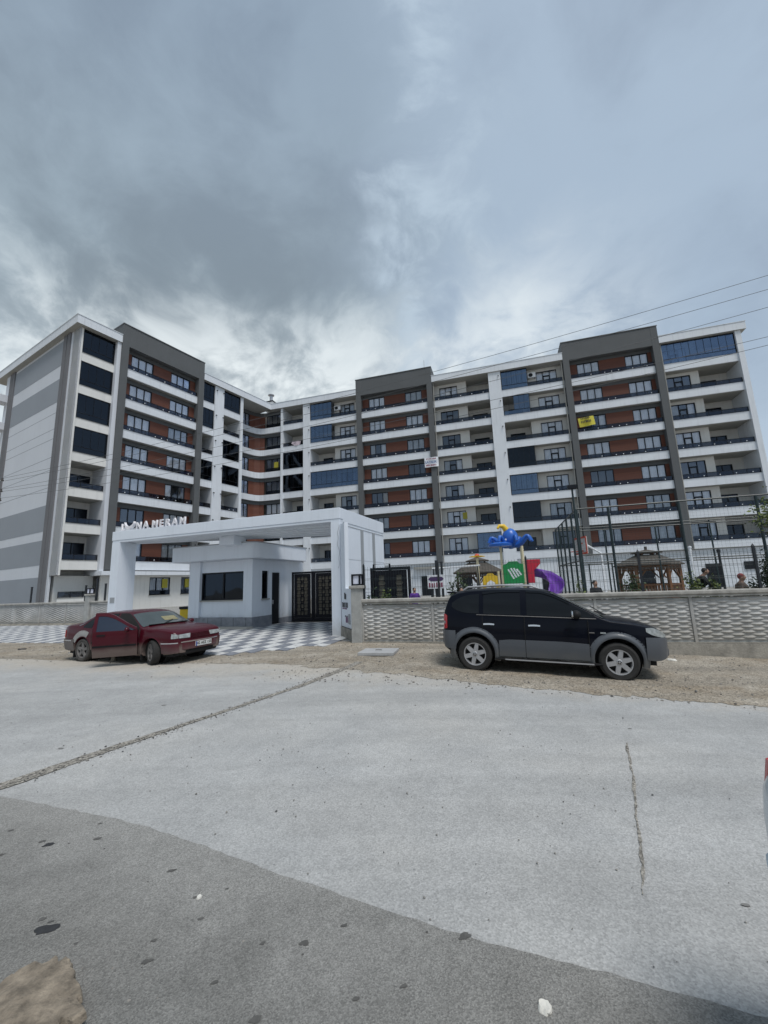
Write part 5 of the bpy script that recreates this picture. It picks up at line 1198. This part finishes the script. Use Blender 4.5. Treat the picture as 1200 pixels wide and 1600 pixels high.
SALM = car_matrix(-6.88, 11.88, R_(-21.6), .0)
red = thing('parked_saloon', 'dusty dark red saloon car with its front door open on the roadside', 'car', SALM); M = SALM
p_red = paint('saloon_paint', (.058, .0035, .010), dust=(.20, .165, .145), zd=.46, amt=.82, coat=.35, rough=.3, gen=.01, spec=.15); p_rdirt = paint('saloon_bumper', (.075, .01, .018), dust=(.17, .15, .14), zd=.38, amt=.5, coat=.3); p_bump_r = paint('rear_bumper_grey', (.10, .085, .085), dust=(.22, .20, .185), zd=.5, amt=.6, coat=.1)
FX, RX, WR = 1.345, -1.255, .30
sal.shell('body', p_red, red, M, [(FX, WR+.015, .345), (RX, WR+.015, .345)])
B(-1.95, 1.95, -.70, .70, .19, .5).build('underbody', m_under, red, M)
for sd_ in (-1, 1):
    for xw, st_ in ((FX, R_(-24)), (RX, 0)):
        wm = M @ T(xw, sd_*.745, WR) @ RZ(st_) @ (I4 if sd_ < 0 else RZ(math.pi)); wheel(red, wm, WR, .19, .205, 5, m_tyred if xw < 0 else m_tyre, m_alloyd)
        MB().lathe([(.0, .46*sd_), (.35, .46*sd_), (.35, .66*sd_)], 30, 'y').build('wheel_well', m_under, red, M @ T(xw, 0, WR+.015))
        sal.arch('arch_lip', xw, WR+.015, .335, .37, p_red, red, M, 0, 180, .012, sd_)
    sal.patch('window', [(-.88, .925, 1.285), (-.5, .92, 1.315), (-.12, .918, 1.32)], m_cglass, red, M, .005, sd_)
    sal.patch('quarter_window', [(-1.30, .945, .99), (-1.12, .935, 1.14), (-.94, .93, 1.255)], m_cglass, red, M, .005, sd_)
    sal.patch('window_trim', [(-1.5, .985, 1.0), (-1.35, 1.035, 1.05), (-1.15, 1.185, 1.20), (-1.0, 1.27, 1.285), (-.85, 1.315, 1.33)], m_chrome, red, M, .008, sd_, rows=2)
    sal.patch('side_moulding', [(-1.95, .50, .545), (-1.62, .50, .545)], m_blk, red, M, .014, sd_, rows=2); sal.patch('side_moulding', [(-.88, .50, .545), (0, .50, .545), (.92, .50, .545)], m_blk, red, M, .014, sd_, rows=2)
    for xg in (-.08, -.89, .93): sal.patch('door_gap', [(xg-.004, .24, .9), (xg+.004, .24, .9)], m_under, red, M, .003, sd_, rows=10, sub=1)
    sal.patch('rear_door_handle', [(-.8, .80, .835), (-.62, .80, .835)], m_blk, red, M, .016, sd_, rows=2)
    sal.patch('headlight_side', [(2.03, .65, .775), (2.13, .65, .765), (2.19, .655, .73)], m_lens, red, M, .010, sd_)
    sal.patch('tail_light', [(-2.205, .66, .86), (-2.15, .66, .86), (-2.06, .66, .855)], m_tail, red, M, .012, sd_)
    sal.patch('rear_bumper', [(-2.214, .34, .60), (-2.1, .30, .605), (-1.9, .28, .605), (-1.62, .28, .60)], p_bump_r, red, M, .03, sd_, sub=6)
    sal.patch('front_bumper', [(1.71, .27, .555), (1.9, .27, .56), (2.1, .28, .56), (2.19, .29, .56), (2.214, .30, .55)], p_rdirt, red, M, .03, sd_, sub=6)
    sal.patch('bumper_strip', [(1.72, .525, .548), (2.0, .525, .548), (2.18, .525, .548), (2.212, .525, .548)], m_chrome, red, M, .036, sd_, rows=2)
    sal.patch('bumper_strip', [(-2.212, .555, .575), (-2.1, .555, .575), (-1.7, .555, .575)], m_chrome, red, M, .034, sd_, rows=2)
sal.arch('bare_filler_patch', RX, WR+.02, .345, .50, mat('body_filler', (.33, .33, .32), .9, .15, 8), red, M, 62, 152, .011, -1)
# open front door on the street side: black opening, then the door swung out on its hinge
sal.patch('door_opening', [(-.06, .25, 1.33), (.2, .25, 1.325), (.40, .25, 1.25), (.65, .25, 1.10), (.88, .25, .95)], m_under, red, M, .004, -1)
hx, hy = .90, -.86; DM = M @ T(hx, hy, 0) @ RZ(R_(40)) @ Matrix.Rotation(.13, 4, 'X') @ T(-hx, -hy, 0)
dr = sal.patch('front_door', [(-.07, .23, .915), (.3, .23, .912), (.6, .23, .908), (.90, .23, .895)], p_red, red, DM, .012, -1, thick=.10)
sal.patch('door_moulding', [(-.06, .50, .545), (.5, .50, .545), (.88, .50, .545)], m_blk, dr, DM, .026, -1, rows=2)
sal.patch('door_frame_top', [(-.07, 1.29, 1.37), (.12, 1.285, 1.365), (.30, 1.235, 1.315), (.5, 1.125, 1.195), (.70, .995, 1.065), (.88, .90, .96)], p_red, dr, DM, .012, -1, thick=.05)
sal.patch('door_frame_rear', [(-.075, .91, 1.36), (.0, .91, 1.36)], p_red, dr, DM, .011, -1, thick=.05)
sal.patch('door_window', [(.0, .914, 1.29), (.12, .913, 1.285), (.30, .912, 1.235), (.5, .911, 1.125), (.70, .91, .995), (.80, .908, .935)], mat('tinted_blue_glass', (.004, .010, .030), .05, 0, spec=.8, coat=.6), dr, DM, .0, -1, thick=.008)
sal.patch('door_handle', [(.02, .80, .835), (.20, .80, .835)], m_blk, dr, DM, .028, -1, rows=2)
mi = MB(); mi.ball((.70, -.98, zq(.965)), .055, .10, .07, 12, 8); mi.build('door_mirror', p_red, dr, DM, smooth=60)
MB().ball((.72, .98, zq(.965)), .055, .10, .07, 12, 8).build('door_mirror', p_red, red, M, smooth=60)
sal.topglass('windscreen', .37, .95, .93, m_wsg, red, M); sal.topglass('rear_window', -1.50, -.98, .88, m_cglass, red, M)
sal.topglass('yellow_paper', .62, .80, .28, mat('faded_paper', (.30, .27, .15), .5, .15, 9), red, M @ T(0, .22, .003), .009)
MB().box(.93, 1.0, -.6, .6, zq(.99), zq(1.005)).build('wiper_cowl', m_blk, red, M); MB().tube([(.97, -.2, zq(.99)), (.80, .25, zq(1.085))], .008, 5).build('wiper', m_blk, red, M)
# nose: lamps, grille bars, bumper face, plate
NX = M @ T(xq(2.215)-2.215, 0, .0)
for sd_ in (-1, 1):
    MB().add([(2.195, sd_*.34, .615), (2.195, sd_*.66, .625), (2.175, sd_*.665, .715), (2.165, sd_*.30, .725), (2.225, sd_*.34, .618), (2.213, sd_*.66, .628), (2.195, sd_*.66, .713), (2.195, sd_*.31, .722)], [(4, 5, 6, 7), (0, 1, 5, 4), (1, 2, 6, 5), (2, 3, 7, 6), (3, 0, 4, 7)]).build('headlight', m_lens, red, NX)
for k in range(4): B(2.16-.004*k, 2.222-.005*k, -.30, .30, .60+.032*k, .618+.032*k).build('grille_bar', p_red, red, NX)
fbm = MB(); fb_p = [(2.12, -.70), (2.20, -.62), (2.255, -.42), (2.27, 0), (2.255, .42), (2.20, .62), (2.12, .70)]
fbm.prism(fb_p+[(2.1, .60), (2.1, -.60)], .33, .55); fbm.build('bumper_face', p_rdirt, red, NX, bevel=.02); MB().prism([(x_-.03, y_) for x_, y_ in fb_p]+[(2.05, .6), (2.05, -.6)], .22, .328).build('lower_spoiler', m_blk, red, NX, bevel=.02)
MB().prism([(x_+.006, y_) for x_, y_ in fb_p]+[(2.15, .60), (2.15, -.60)], .515, .538).build('bumper_trim', m_chrome, red, NX)
pl = MB().box(2.262, 2.283, -.26, .26, .385, .50).build('number_plate', mat('plate_white', (.72, .73, .72), .4, .05), red, NX @ T(.004, .06, 0))
pt_ = text_mesh('plate_text', '42 AEZ 155', .098, .002, m_bk); from_mesh('plate_text', pt_, pl, NX @ T(2.290, -.165, .415) @ RZ(math.pi/2) @ UPXZ)
MB().box(2.284, 2.287, -.26, -.225, .386, .499).build('plate_band', mat('plate_blue', (.02, .06, .35), .5), pl, NX @ T(.004, .06, 0))
B(-2.02, -1.98, -.80, -.72, .10, .28).build('mud_flap', m_blk, red, M @ T(.36, 0, 0)); B(.95, .985, -.80, -.70, .10, .26).build('mud_flap', m_blk, red, M)

# ---------------- white hatchback whose tail corner enters at the right edge
WHM = car_matrix(3.07, .50, R_(-17), -.07)
wh = thing('parked_hatchback', 'white car at the right edge of the picture, only its tail corner in view', 'car', WHM); M = WHM
p_wh = paint('white_paint', (.60, .64, .66), dust=(.4, .4, .38), zd=.3, amt=.4)
hat = Car(top=[(-2.0,.72),(-1.99,.98),(-1.93,1.12),(-1.78,1.32),(-1.55,1.44),(-.8,1.49),(0,1.48),(.4,1.40),(.8,1.18),(1.1,1.0),(1.6,.92),(1.9,.80),(2.0,.6)], wid=[(-2.0,.60),(-1.95,.73),(-1.8,.82),(-1.2,.85),(0,.855),(1.2,.85),(1.7,.80),(1.92,.68),(2.0,.5)], bot=[(-2.0,.34),(-1.6,.24),(0,.20),(1.6,.24),(2.0,.3)], belt=[(-2,.98),(2,.88)], tumble=.40, x0=-2.0, x1=2.0)
hat.shell('body', p_wh, wh, M, [(1.25, .31, .35), (-1.22, .31, .35)]); B(-1.7, 1.7, -.7, .7, .19, .5).build('underbody', m_under, wh, M)
for sd_ in (-1, 1):
    for xw in (1.25, -1.22): wheel(wh, M @ T(xw, sd_*.745, .30) @ (I4 if sd_ < 0 else RZ(math.pi)), .30, .19, .2, 5, m_tyre, m_alloy)
    hat.patch('tail_light', [(-1.93, .88, 1.12), (-1.88, .88, 1.12), (-1.80, .90, 1.08)], m_tail, wh, M, .012, sd_); hat.patch('window', [(-.9, 1.0, 1.38), (0, .98, 1.41), (.5, .96, 1.28), (.85, .95, 1.07)], m_cglass, wh, M, .005, sd_)
    hat.patch('rear_bumper', [(-1.998, .36, .74), (-1.93, .32, .75), (-1.8, .30, .75), (-1.6, .29, .74)], p_wh, wh, M, .035, sd_, sub=6); hat.patch('reflector', [(-1.98, .44, .48), (-1.9, .44, .48)], m_blk, wh, M, .042, sd_, rows=2)
hat.topglass('rear_window', -1.92, -1.66, .85, m_cglass, wh, M); hat.topglass('windscreen', .42, 1.06, .92, m_cglass, wh, M)
# ================================================================ STONES, SLAB
def rock(name, label, cat, M, rx, ry, rz, col, seed, sub=3, flat=.0, jag=.35, group=None):
    bm = bmesh.new(); bmesh.ops.create_icosphere(bm, subdivisions=sub, radius=1)
    for v in bm.verts:
        n = noise.noise(v.co*1.3+Vector((seed, 0, 0)))*jag+noise.noise(v.co*3.7+Vector((0, seed, 0)))*jag*.4
        v.co *= 1+n; v.co.x *= rx; v.co.y *= ry; v.co.z = max(-.15, min(v.co.z, .55+.25*noise.noise(v.co*2+Vector((seed, seed, 0)))))*rz
    me = bpy.data.meshes.new(name); bm.to_mesh(me); bm.free(); me.materials.append(col)
    o = from_mesh(name, me, None, M); return tag(o, label, cat, group)
m_rock = mat('tan_rock', (.31, .26, .20), .95, .3, 14, bump=1.0, bscale=22, fine=.3)
# the flat tan stone lower left: a broken slab of two layers
sl = thing('broken_stone', 'flat broken tan stone lying at the bottom left corner', 'stone', T(-1.60, 2.09, .006) @ RZ(.15)); M = W[sl]
def slab(name, poly, z0, z1, amp):
    n = len(poly); mb = MB(); C = Vector((sum(p[0] for p in poly)/n, sum(p[1] for p in poly)/n)); fine = []
    for i in range(n):
        a, b = Vector(poly[i]), Vector(poly[(i+1) % n])
        for k in range(8): q = a.lerp(b, k/8); d = (q-C).normalized(); q = q+d*amp*(noise.noise(Vector((q.x*14, q.y*14, z1*20)))+.5*noise.noise(Vector((q.x*40, q.y*40, 2)))); fine.append(q)
    m = len(fine); rings = []
    for f, z in ((1.03, z0), (1.0, z0+(z1-z0)*.7), (.96, z1-.002), (.86, z1), (.72, z1+.004), (.56, z1+.006), (.40, z1+.008), (.2, z1+.009)):
        rings.append([(C.x+(p.x-C.x)*f, C.y+(p.y-C.y)*f, z+(.012 if z > .03 else .003)*(noise.noise(Vector((p.x*7*f, p.y*7*f, z*30)))+.5*noise.noise(Vector((p.x*22*f, p.y*22*f, z*9))))) for p in fine])
    vs = [q for r in rings for q in r]+[(C.x, C.y, z1+.006)]; fs = []
    for r in range(len(rings)-1): fs += [(r*m+i, r*m+(i+1) % m, (r+1)*m+(i+1) % m, (r+1)*m+i) for i in range(m)]
    fs += [((len(rings)-1)*m+i, (len(rings)-1)*m+(i+1) % m, len(vs)-1) for i in range(m)]
    return mb.add(vs, fs).build(name, m_rock, sl, M @ Matrix.Diagonal((.88, .88, 1, 1)), smooth=18)
slab('lower_layer', [(-.36, -.10), (-.12, -.20), (.16, -.20), (.12, .02), (.0, .21), (-.10, .23), (-.30, .14)], 0, .035, .045)
slab('upper_layer', [(-.20, -.14), (.12, -.22), (.31, -.13), (.22, .0), (.10, .19), (-.02, .23), (-.22, .11)], .033, .068, .045)
rock('white_stone', 'small white stone on the dark asphalt near the bottom edge', 'stone', T(.59, 2.04, -.006), .028, .034, .03, mat('white_stone', (.72, .70, .64), .9, .1, 20), 4)
rock('white_pebble', 'tiny white pebble in the middle of the dark asphalt', 'stone', T(-1.16, 2.73, .006), .016, .016, .016, MATS['white_stone'], 9, 2)
rock('prop_stone', 'stone standing on end under the open door of the red car', 'stone', T(-7.42, 11.50, 0), .07, .06, .24, m_rock, 14)
rock('rubble_stone', 'pale lump of rubble in front of the SUV bumper by the wall', 'stone', T(6.55, 10.0, gz(6.55)), .10, .07, .07, MATS['white_stone'], 21)
rock('rubble_slab', 'flat pale rubble at the foot of the wall ahead of the SUV', 'stone', T(5.95, 10.15, gz(5.95)), .30, .15, .05, mat('pale_rubble', (.5, .5, .5), .9, .1, 9), 23)
rock('rubble_stone', 'dark stone on the left verge near the picture edge', 'stone', T(-12.6, 14.6, 0), .12, .1, .09, m_gdark, 31)
cs = thing('concrete_cover', 'square grey concrete cover slab lying on the dirt verge', 'cover slab', SITE @ T(-3.32, 10.6, .0) @ RZ(.06) @ Matrix.Rotation(-.02, 4, 'X')); M = W[cs]
MB().prism([(-.45, -.42), (.48, -.44), (.46, .45), (-.47, .43)], 0, .075).build('slab', mat('cover_concrete', (.42, .425, .43), .9, .1, 4, bump=.4, bscale=50, fine=.1), cs, M, bevel=.01); MB().tube([(-.08, 0, .07), (-.08, 0, .09), (.08, 0, .09), (.08, 0, .07)], .008, 5).build('lift_ring', m_gdark, cs, M)
# ================================================================ PLANTS
m_leafL = mat('leaf_light', (.20, .25, .07), .6, .25, 6); m_leafD = mat('leaf_dark', (.028, .055, .022), .6, .3, 6); m_leafM = mat('leaf_mid', (.06, .10, .03), .6, .3, 6); m_bark = mat('bark', (.12, .085, .06), .9, .25, 12, bump=.6, bscale=30)
def leaves(mb, c, rx, ry, rz, n, size, rnd, clump=14, hollow=.25):
    cl = [(rnd.uniform(-1, 1), rnd.uniform(-1, 1), rnd.uniform(-1, 1)) for _ in range(clump)]
    cl = [q for q in cl if sum(v*v for v in q) < 1.1] or [(0, 0, 0)]
    for i in range(n):
        q = rnd.choice(cl); p = Vector((q[0]*.75+rnd.gauss(0, .24), q[1]*.75+rnd.gauss(0, .24), q[2]*.75+rnd.gauss(0, .24)))
        P_ = Vector((c[0]+p.x*rx, c[1]+p.y*ry, c[2]+p.z*rz)); s = size*rnd.uniform(.6, 1.3)
        a = Vector((rnd.gauss(0, 1), rnd.gauss(0, 1), rnd.gauss(0, .6))).normalized(); b = a.cross(Vector((rnd.gauss(0, 1), rnd.gauss(0, 1), rnd.gauss(0, 1)))).normalized()
        mb.cur = rnd.choice([0, 0, 1]); mb.add([P_, P_+a*s*.5+b*s*.28, P_+a*s, P_+a*s*.5-b*s*.28], [(0, 1, 2, 3)])
def plant(name, label, cat, M, h, rx, ry, n, size, mats, seed, stem=True, grp=None, z0=.15):
    t = thing(name, label, cat, M, grp); rnd = random.Random(seed); mb = MB(); leaves(mb, (0, 0, h*(.5+z0/2)), rx, ry, h*(.5-z0/2), n, size, rnd); mb.build('crown', mats, t, M)
    st = MB()
    if stem:
        st.tube([(0, 0, 0), (.02, .01, h*.35), (0, 0, h*.75)], [max(.012, h*.03), max(.01, h*.02), .006], 6)
        for k in range(6): a = rnd.uniform(0, 6.28); z = h*rnd.uniform(.2, .6); st.tube([(0, 0, z), (rx*.6*math.cos(a), ry*.6*math.sin(a), z+h*.2)], [.012, .004], 5)
    st.build('stem', m_bark, t, M); return t
G_ = 'shrubs behind the wall'
plant('shrub', 'dark spiky shrub at the fence end next to the white portal', 'shrub', SITE @ T(-4.25, 13.0, .38), 1.32, .16, .16, 420, .11, [m_leafD, m_leafM], 1, grp=G_)
plant('shrub', 'green shrub in front of the parked lattice gate leaf', 'shrub', SITE @ T(-3.95, 13.7, .38), 1.35, .30, .25, 420, .09, [m_leafM, m_leafL], 2, grp=G_)
plant('shrub', 'leafy green shrub before the dark door right of the notice board', 'shrub', SITE @ T(-1.62, 15.0, .38), 1.75, .40, .3, 520, .10, [m_leafM, m_leafD], 3, grp=G_)
plant('shrub', 'green bush at the foot of the cage beside the purple slide', 'shrub', SITE @ T(2.35, 15.4, .38), 1.35, .2, .2, 420, .09, [m_leafM, m_leafL], 4, grp=G_)
for k, (u, h, rx) in enumerate(((5.35, 1.28, .35), (5.95, 1.22, .3), (6.75, 1.25, .32), (3.75, 1.3, .35))):
    plant('shrub', ['pale green bush behind the wall right of the dark clothed person', 'pale bush in the middle of the row behind the wall at right', 'green bush behind the wall beneath the overhanging tree', 'brownish green hedge bush in front of the brown gazebo'][k], 'shrub', SITE @ T(u, 14.6, .38), h, rx, .3, 560, .09, [m_leafL, m_leafM] if k < 2 else [m_leafM, m_leafD], 30+k, grp=G_)
plant('shrub', 'small green plant on the low garden wall by the gatehouse', 'shrub', SITE @ T(-15.6, 24.15, 1.42), .75, .32, .25, 260, .11, [m_leafM, m_leafL], 8, grp='plants on the garden wall')
plant('cypress', 'slim dark cypress behind the wall at the right edge', 'cypress', SITE @ T(6.62, 13.35, .35), 2.05, .13, .13, 1500, .07, [m_leafD, m_leafD], 9, z0=.05)
tr = thing('young_tree', 'light green tree whose branches reach in at the right edge', 'tree', SITE @ T(7.75, 13.75, .35)); M = W[tr]; rnd = random.Random(5)
tk = MB().tube([(0, 0, 0), (.03, .02, 1.2), (0, 0, 2.2), (-.05, 0, 3.2)], [.08, .06, .045, .02], 8)
for k in range(9):
    a = k*.7+.2; z = 1.5+k*.16; tk.tube([(0, 0, z), (.45*math.cos(a), .4*math.sin(a), z+.35), (.85*math.cos(a), .75*math.sin(a), z+.5)], [.03, .018, .006], 6)
tk.build('trunk', m_bark, tr, M, smooth=50); mb = MB(); leaves(mb, (0, 0, 2.75), .95, .9, .85, 2600, .10, rnd, 26); mb.build('crown', [m_leafL, m_leafM], tr, M)
# ================================================================ UTILITY POLE AND WIRES
m_polec = mat('pole_concrete', (.42, .42, .41), .9, .1, 2, bump=.3); m_wire = mat('wire', (.10, .105, .11), .6)
PP = Vector((-21.15, 21.6, .1)); up_ = thing('utility_pole', 'concrete utility pole with insulator arms at the left edge', 'utility pole', Matrix.Translation(PP) @ RZ(-A0)); M = W[up_]
MB().tube([(0, 0, 0), (0, 0, 8.4)], [.20, .13], 10).build('shaft', m_polec, up_, M)
tips = []
for k, z in enumerate((8.05, 7.45, 6.95)):
    MB().tube([(0, 0, z), (.55, 0, z-.12)], .025, 6).build('arm', m_polec, up_, M); MB().lathe([(0, 0), (.06, 0), (.07, .06), (.03, .1), (.05, .15), (0, .16)], 10).build('insulator', m_gdark, up_, M @ T(.55, 0, z-.12)); tips.append(M @ Vector((.55, 0, z+.03)))
wires = [(tips[0], (19.5, 9.4, 11.9), .55, 'highest overhead wire crossing the right part of the sky'), (tips[0]+Vector((0, .15, -.1)), (19.5, 9.5, 11.45), .6, 'second overhead wire from the top at right'), (tips[1], (19.5, 9.6, 10.9), .65, 'third overhead wire from the top at right'),
         (tips[1]+Vector((0, .1, -.1)), (19.5, 9.7, 9.75), .6, 'fourth overhead wire, ending low beside the right end of the block'), (tips[2], (19.5, 9.8, 9.6), .7, 'lowest overhead wire crossing the facade')]
for a, b, sag, lab in wires:
    b = Vector(b); pts = [a.lerp(b, t)-Vector((0, 0, sag*4*t*(1-t))) for t in lin(0, 1, 40)]
    tag(MB().tube(pts, .008, 5).build('overhead_wire', m_wire), lab, 'wire', 'overhead wires')
# ================================================================ PEOPLE
m_skin = mat('skin', (.42, .25, .18), .6, .05); m_hair = mat('hair', (.02, .014, .012), .6)
def skin_mesh(name, V_, E_, R_s, m, parent, M, root=0, sub=1):
    me = bpy.data.meshes.new(name); me.from_pydata(V_, E_, []); me.materials.append(m); o = from_mesh(name, me, parent, M)
    sk = o.modifiers.new('s', 'SKIN'); sk.use_smooth_shade = True
    if not me.skin_vertices: me.skin_vertices_add() if hasattr(me, 'skin_vertices_add') else None
    return o
def limb(mb, pts, rs, n=10): mb.tube(pts, rs, n)
def person(label, M, h=1.65, seated=False, shirt=(.05, .05, .09), pants=(.03, .03, .04), cap=None, lean=.0, arm=.2):
    """one continuous body surface (remeshed from overlapping tapered limbs); clothing and hair are children"""
    t = thing('person', label, 'person', M, 'people in the courtyard'); k = h/1.75
    hip = .50*k if seated else .92*k; S = Vector((0, 0, hip)); ch_ = Vector((0, -.30*lean, hip+.48*k)); nk = Vector((0, -.36*lean, hip+.60*k)); hd = Vector((0, -.42*lean-.01, hip+.72*k))
    body, cloth, trs = MB(), MB(), MB()
    limb(cloth, [S+Vector((0, 0, -.06*k)), S+Vector((0, 0, .12*k)), ch_-Vector((0, 0, .12*k)), ch_, nk-Vector((0, 0, .02))], [.165*k, .15*k, .175*k, .165*k, .07*k], 14)
    limb(body, [S, ch_, nk, hd-Vector((0, 0, .05*k))], [.12*k, .13*k, .06*k, .055*k], 12); body.ball(tuple(hd), .078*k, .095*k, .115*k, 14, 12); body.ball((hd.x, hd.y-.095*k, hd.z-.01*k), .016*k, .02*k, .022*k, 6, 5)
    for s in (-1, 1):
        body.ball((s*.08*k, hd.y, hd.z-.005), .012*k, .02*k, .03*k, 6, 5)
        sh = ch_+Vector((s*.18*k, 0, .04*k)); el = sh+Vector((s*(.06+.1*arm), -.10*arm*2, -.28*k)); wr = el+Vector((-s*.02, -.20*k*(arm+.2), -.20*k))
        limb(cloth, [ch_+Vector((s*.1*k, 0, .03*k)), sh, el, el.lerp(wr, .8)], [.07*k, .065*k, .05*k, .04*k], 10); limb(body, [sh, el, wr], [.045*k, .038*k, .027*k], 8)
        d = (wr-el).normalized(); si = Vector((s, 0, 0)); pa = wr+d*.05*k; limb(body, [wr, pa, pa+d*.04*k], [.026*k, .036*k, .032*k], 8)
        for f in range(4): o_ = si.cross(d)*((f-1.5)*.018*k); limb(body, [pa+d*.03*k+o_, pa+d*(.075+.008*(1.5-abs(f-1.5)))*k+o_, pa+d*.10*k+o_+Vector((0, -.015, 0))], [.009*k, .0085*k, .007*k], 5)
        limb(body, [pa, pa+si.cross(d)*.04*k+d*.02*k, pa+si.cross(d)*.05*k+d*.05*k], [.011*k, .010*k, .008*k], 5)
        hp_ = S+Vector((s*.09*k, 0, -.02*k)); kn = hp_+(Vector((s*.05, -.42*k, .0)) if seated else Vector((s*.02, -.02, -.43*k))); an = kn+Vector((0, .03 if not seated else -.02, -.43*k)); an.z = max(an.z, .07)
        limb(trs, [hp_+Vector((0, 0, .06*k)), hp_, kn, an], [.10*k, .095*k, .07*k, .05*k], 10); limb(body, [hp_, kn, an, an+Vector((0, -.02, -.04)), an+Vector((0, -.16*k, -.05))], [.08*k, .055*k, .035*k, .04*k, .028*k], 8)
    limb(trs, [S+Vector((-.06*k, 0, 0)), S+Vector((.06*k, 0, 0))], [.13*k, .13*k], 10)
    bo = body.build('body', m_skin, t, M); rm = bo.modifiers.new('r', 'REMESH'); rm.mode = 'VOXEL'; rm.voxel_size = .011; rm.use_smooth_shade = True
    for nm, q, c in (('shirt', cloth, shirt), ('trousers', trs, pants)):
        o = q.build(nm, mat('cloth_%02x%02x%02x' % tuple(int(255*v) for v in c), c, .9, .15, 9), t, M); rm = o.modifiers.new('r', 'REMESH'); rm.mode = 'VOXEL'; rm.voxel_size = .018; rm.use_smooth_shade = True
    hb = MB().ball((hd.x, hd.y+.02*k, hd.z+.03*k), .088*k, .10*k, .10*k, 14, 8)
    hb.build('cap' if cap else 'hair', mat('cap_red', cap, .8) if cap else m_hair, t, M, smooth=60)
    return t
person('child in a purple top behind the wall beside the dark doorway', SITE @ T(-3.10, 14.3, .38) @ RZ(.6), 1.22, shirt=(.10, .03, .26), pants=(.04, .04, .08))
person('person in a navy top seated by the leafy shrub behind the wall', SITE @ T(-1.42, 14.0, .38) @ RZ(-.3), 1.55, seated=True, shirt=(.02, .03, .13)); 
person('person in black leaning forward behind the wall under the dark door', SITE @ T(5.5, 14.9, .38) @ RZ(1.2), 1.5, shirt=(.012, .012, .016), pants=(.012, .012, .016), lean=.8, arm=.9)
person('person with a red cap seated behind the wall near the right edge', SITE @ T(6.85, 15.4, .38) @ RZ(1.0), 1.7, seated=True, shirt=(.16, .12, .10), pants=(.03, .035, .05), cap=(.25, .05, .05), lean=.3)
person('person in dark clothes seated at the cage door', SITE @ T(3.05, 16.4, .38) @ RZ(.5), 1.62, seated=True, shirt=(.015, .017, .022))
person('small child with dark hair under the yellow arch of the playground', SITE @ T(-.55, 17.9, .38), 1.12, shirt=(.5, .2, .1))
for u, v, r in ((-1.42, 14.0, -.3), (6.85, 15.4, 1.0), (3.05, 16.4, .5)):
    Q = SITE @ T(u, v, .38) @ RZ(r); bq = thing('bench', {-1.42: 'bench under the person in navy', 6.85: 'bench under the person with the red cap', 3.05: 'bench under the person at the cage door'}[u], 'bench', Q, 'courtyard benches')
    B(-.5, .5, -.12, .25, .36, .41).build('seat', m_gwd, bq, Q)
    for x in (-.4, .4): B(x-.03, x+.03, -.08, .2, 0, .36).build('leg', m_post, bq, Q)
sp_ = thing('sign_pole', 'dark slim post with a pointed head behind the person in the red cap', 'post', SITE @ T(6.85, 16.2, .38)); MB().tube([(0, 0, 0), (0, 0, 2.0)], .04, 8).lathe([(.06, 2.0), (.06, 2.1), (0, 2.16)], 8).build('shaft', m_post, sp_, W[sp_])
